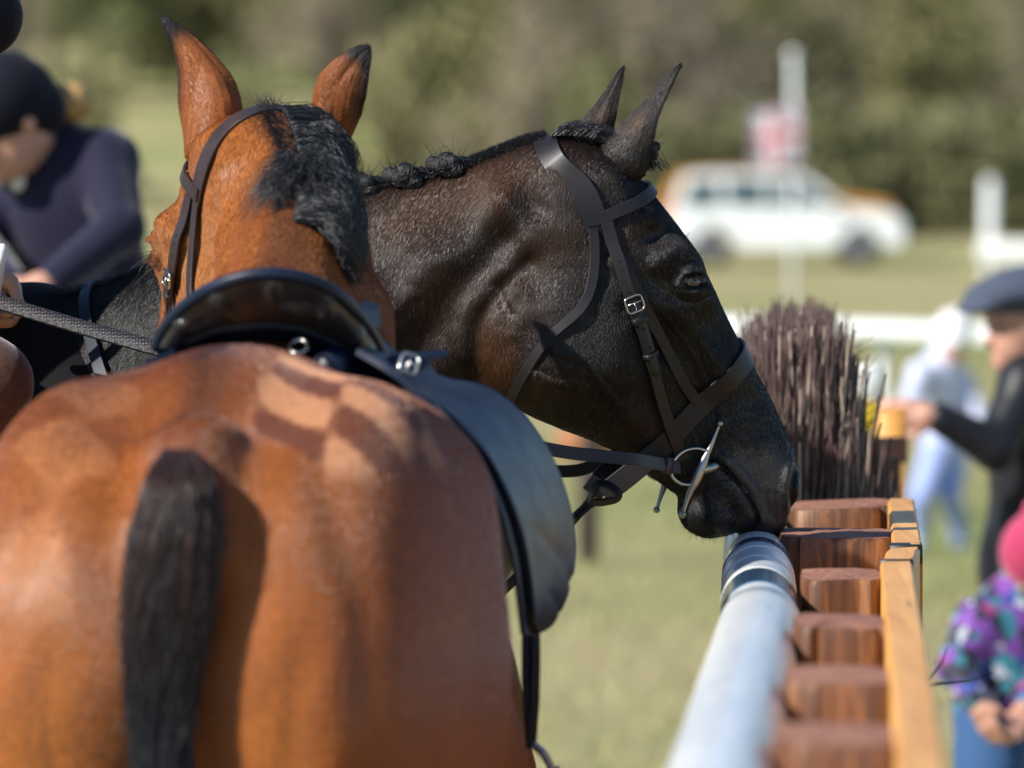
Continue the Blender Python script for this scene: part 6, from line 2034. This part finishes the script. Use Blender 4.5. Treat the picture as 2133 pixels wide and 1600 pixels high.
# third horse and its rider in navy, behind the near-black horse
hx = Pn(165, 720, 13.1)
M_HORSE3 = plain('dark_brown_coat', (.030, .016, .011), .42, bump=.3, scale=40)
fwd = np.array([-1.0, -.25]); fwd /= np.linalg.norm(fwd)
o3 = np.array([hx[0] + fwd[0] * .50, hx[1] + fwd[1] * .50, 0.0])
pr3 = rough_body(o3, fwd, 0, 1.50)
f3 = np.array([fwd[0], fwd[1], 0]); r3 = np.array([f3[1], -f3[0], 0]); u3 = np.array([0, 0, 1.0])
w3 = lambda a, b, z: o3 + f3 * a + r3 * b + u3 * z
pr3 += [cap(w3(.15, 0, 1.22), w3(.62, 0, 1.52), .20, .12), cap(w3(.62, 0, 1.54), w3(.78, 0, 1.40), .12, .105), cap(w3(.78, 0, 1.40), w3(1.02, 0, 1.05), .10, .065), cap(w3(.96, 0, 1.13), w3(1.05, 0, 1.0), .07, .055)]
for q_ in (-1, 1): pr3 += [cap(w3(.62, .07 * q_, 1.62), w3(.66, .09 * q_, 1.78), .035, .010)]
v, q = sdf_mesh(pr3, .016, .07)
h3 = add('horse', v, q, M_HORSE3, origin=o3)
tag(h3, 'dark brown horse under the navy-coated rider, mostly hidden behind the near-black horse', 'horse', 'horses')
J = J3(13.0, head=(20, 248, -.08), neck=(82, 322, .02), chest=(140, 430, .05), pelvis=(185, 640, .10), shL=(222, 338, -.02), elL=(250, 478, -.18), wrL=(108, 588, -.36), shR=(40, 372, .14), elR=(-60, 500, .0), wrR=(30, 600, -.34),
       hipL=(210, 700, -.02), hipR=(150, 700, .22), knL=(70, 930, -.42), anL=(150, 1300, -.36), knR=(60, 930, .42), anR=(140, 1300, .38))
pe, W, R, coat = person('rider in a dark navy-purple coat and velvet hat bending over beside the bay horse', J, (-.80, -.45, -.55), 1.0, M_NAVY, M_BREECH, M_BOOT, 'riders', {'L': ((-.9, -.3, -.15), (.1, .3, -1.0), .75, 1), 'R': ((.6, -.5, -.3), (0, .3, -1.0), .75, -1)}, up=(-.45, -.2, .9))
hat_cap(pe, W, R, M_VELVET, 1.0, 'helmet')
add('hair_bun', *ball(W(.0, -.150, -.045), (.052, .052, .046), 16, 10), plain('fair_hair', (.42, .25, .09), .6), pe)
ck = np.array(J['neck']); v, f = tube([ck + np.array([.075 * math.cos(a), .07 * math.sin(a), .045 * math.cos(a) - .01]) for a in np.linspace(0, 2 * math.pi, 28, endpoint=False)], .026, 10, True)
add('collar', v, f, M_GREEN, coat)
st_ = W(.0, .055, -.125)
add('stock_tie', *ball(st_, (.020, .016, .030), 12, 8), M_COLLAR, coat)
for i_ in range(3):
    b_ = np.array(J['chest']) + np.array([-.115, -.055, .08 - .10 * i_])
    add('button', *ball(b_, .009, 10, 8), M_STEEL, coat)

# rider of the near-black horse: only an elbow, a hand and a knee come into the picture
JB = J3(8.4, head=(-470, -640, .1), neck=(-460, -480, .08), chest=(-470, -240, .08), pelvis=(-540, 330, .13), shR=(-370, -350, -.12), elR=(-40, 34, -.18), wrR=(-230, -170, -.26), shL=(-360, -330, .28), elL=(-330, 180, .44), wrL=(-80, 545, .24),
        hipR=(-520, 500, -.02), hipL=(-520, 500, .26), knR=(-28, 800, -.22), anR=(-260, 1390, -.20), knL=(-40, 800, .52), anL=(-250, 1390, .52))
pb, W, R, coat = person('rider in black jacket and brown suede chaps cut off by the left edge', JB, (1.0, -.15, -.05), 1.0, M_BLACKC, M_CHAPS, M_BOOT, 'riders', {'L': ((1.0, -.1, -.45), (0, -.2, -1.0), .85, 1), 'R': ((-.6, -.3, .8), (-.5, .3, -.6), .6, 1)}, step=.010)
hat_cap(pb, W, R, M_VELVET, 1.05, 'helmet')
wp = empty('riding_whip', Pn(2, 560, 8.55), 'white-capped riding whip in the hand at the left edge', 'whip')
add('handle', *tube([Pn(3, 512, 8.50), Pn(0, 545, 8.51), Pn(-14, 640, 8.55)], [.0085, .0085, .008], 14), M_WCOT, wp)
add('shaft', *tube(spline([Pn(-8, 640, 8.58), Pn(-60, 900, 8.62), Pn(-160, 1250, 8.62)], 20), np.linspace(.006, .002, 20), 8), M_BAND, wp)

# the people beyond the fence
J = J3(28.0, head=(1990, 700), neck=(1972, 748, .02), chest=(1950, 800, .05), pelvis=(1968, 935, .10), shL=(1918, 778, -.08), elL=(1896, 830, -.2), wrL=(1890, 880, -.3), shR=(2000, 790, .14), elR=(2030, 850, .05), wrR=(2040, 900, -.05),
       hipL=(1950, 950, .0), hipR=(1985, 950, .14), knL=(1918, 1035, -.12), anL=(1912, 1118, .0), knR=(1978, 1030, .0), anR=(2000, 1118, .15))
pe, W, R, coat = person('child in a white cap and pale clothes stooping in front of the white running rail', J, (-.25, -.85, -.5), .86, M_PALEB, M_BLUEC, M_WCOT, None, step=.014, torso=(.125, .10), leg=(.085, .06, .05))
hat_cap(pe, W, R, M_WCOT, 1.0, 'cap')
J = J3(14.0, head=(2132, 672), neck=(2150, 752, .03), chest=(2175, 870, .05), pelvis=(2150, 1110, .06), shL=(2140, 800, -.12), elL=(2072, 935, -.20), wrL=(1952, 868, -.25), shR=(2220, 800, .22), elR=(2250, 980, .2), wrR=(2235, 1120, .1),
       hipL=(2120, 1150, -.02), hipR=(2180, 1150, .16), knL=(2110, 1500, -.05), anL=(2130, 1880, .05), knR=(2170, 1500, .15), anR=(2180, 1880, .2))
pe, W, R, coat = person('person in grey flat cap and black jacket reaching out a bare hand', J, (-.95, -.35, -.15), .94, M_BLACKQ, M_BLACKC, M_BOOT, None, {'L': ((-1.0, -.1, .12), (.2, .9, -.3), .22, 1)}, torso=(.17, .125), coat_len=.08)
hat_cap(pe, W, R, M_GREYCAP, 1.1, 'flat')
J = J3(13.4, head=(2172, 1182), neck=(2150, 1256, .02), chest=(2105, 1335, .02), pelvis=(2098, 1470, .05), shL=(2040, 1300, -.06), elL=(1990, 1392, -.10), wrL=(2032, 1462, -.18), shR=(2150, 1300, .12), elR=(2185, 1400, .0), wrR=(2140, 1470, -.12),
       hipL=(2070, 1500, .0), hipR=(2120, 1500, .1), knL=(2050, 1690, -.12), anL=(2070, 1960, .0), knR=(2110, 1690, .0), anR=(2120, 1960, .12))
pe, W, R, coat = person('small child in pink bobble hat and speckled purple and teal coat', J, (-.7, -.7, -.2), .80, M_PATT, M_DENIM, M_BOOT, None, {'L': ((.45, -.25, -.85), (.5, .6, .2), .4, 1)}, torso=(.16, .13), leg=(.11, .085, .065))
hat_cap(pe, W, R, M_PINK, 1.0, 'bobble')
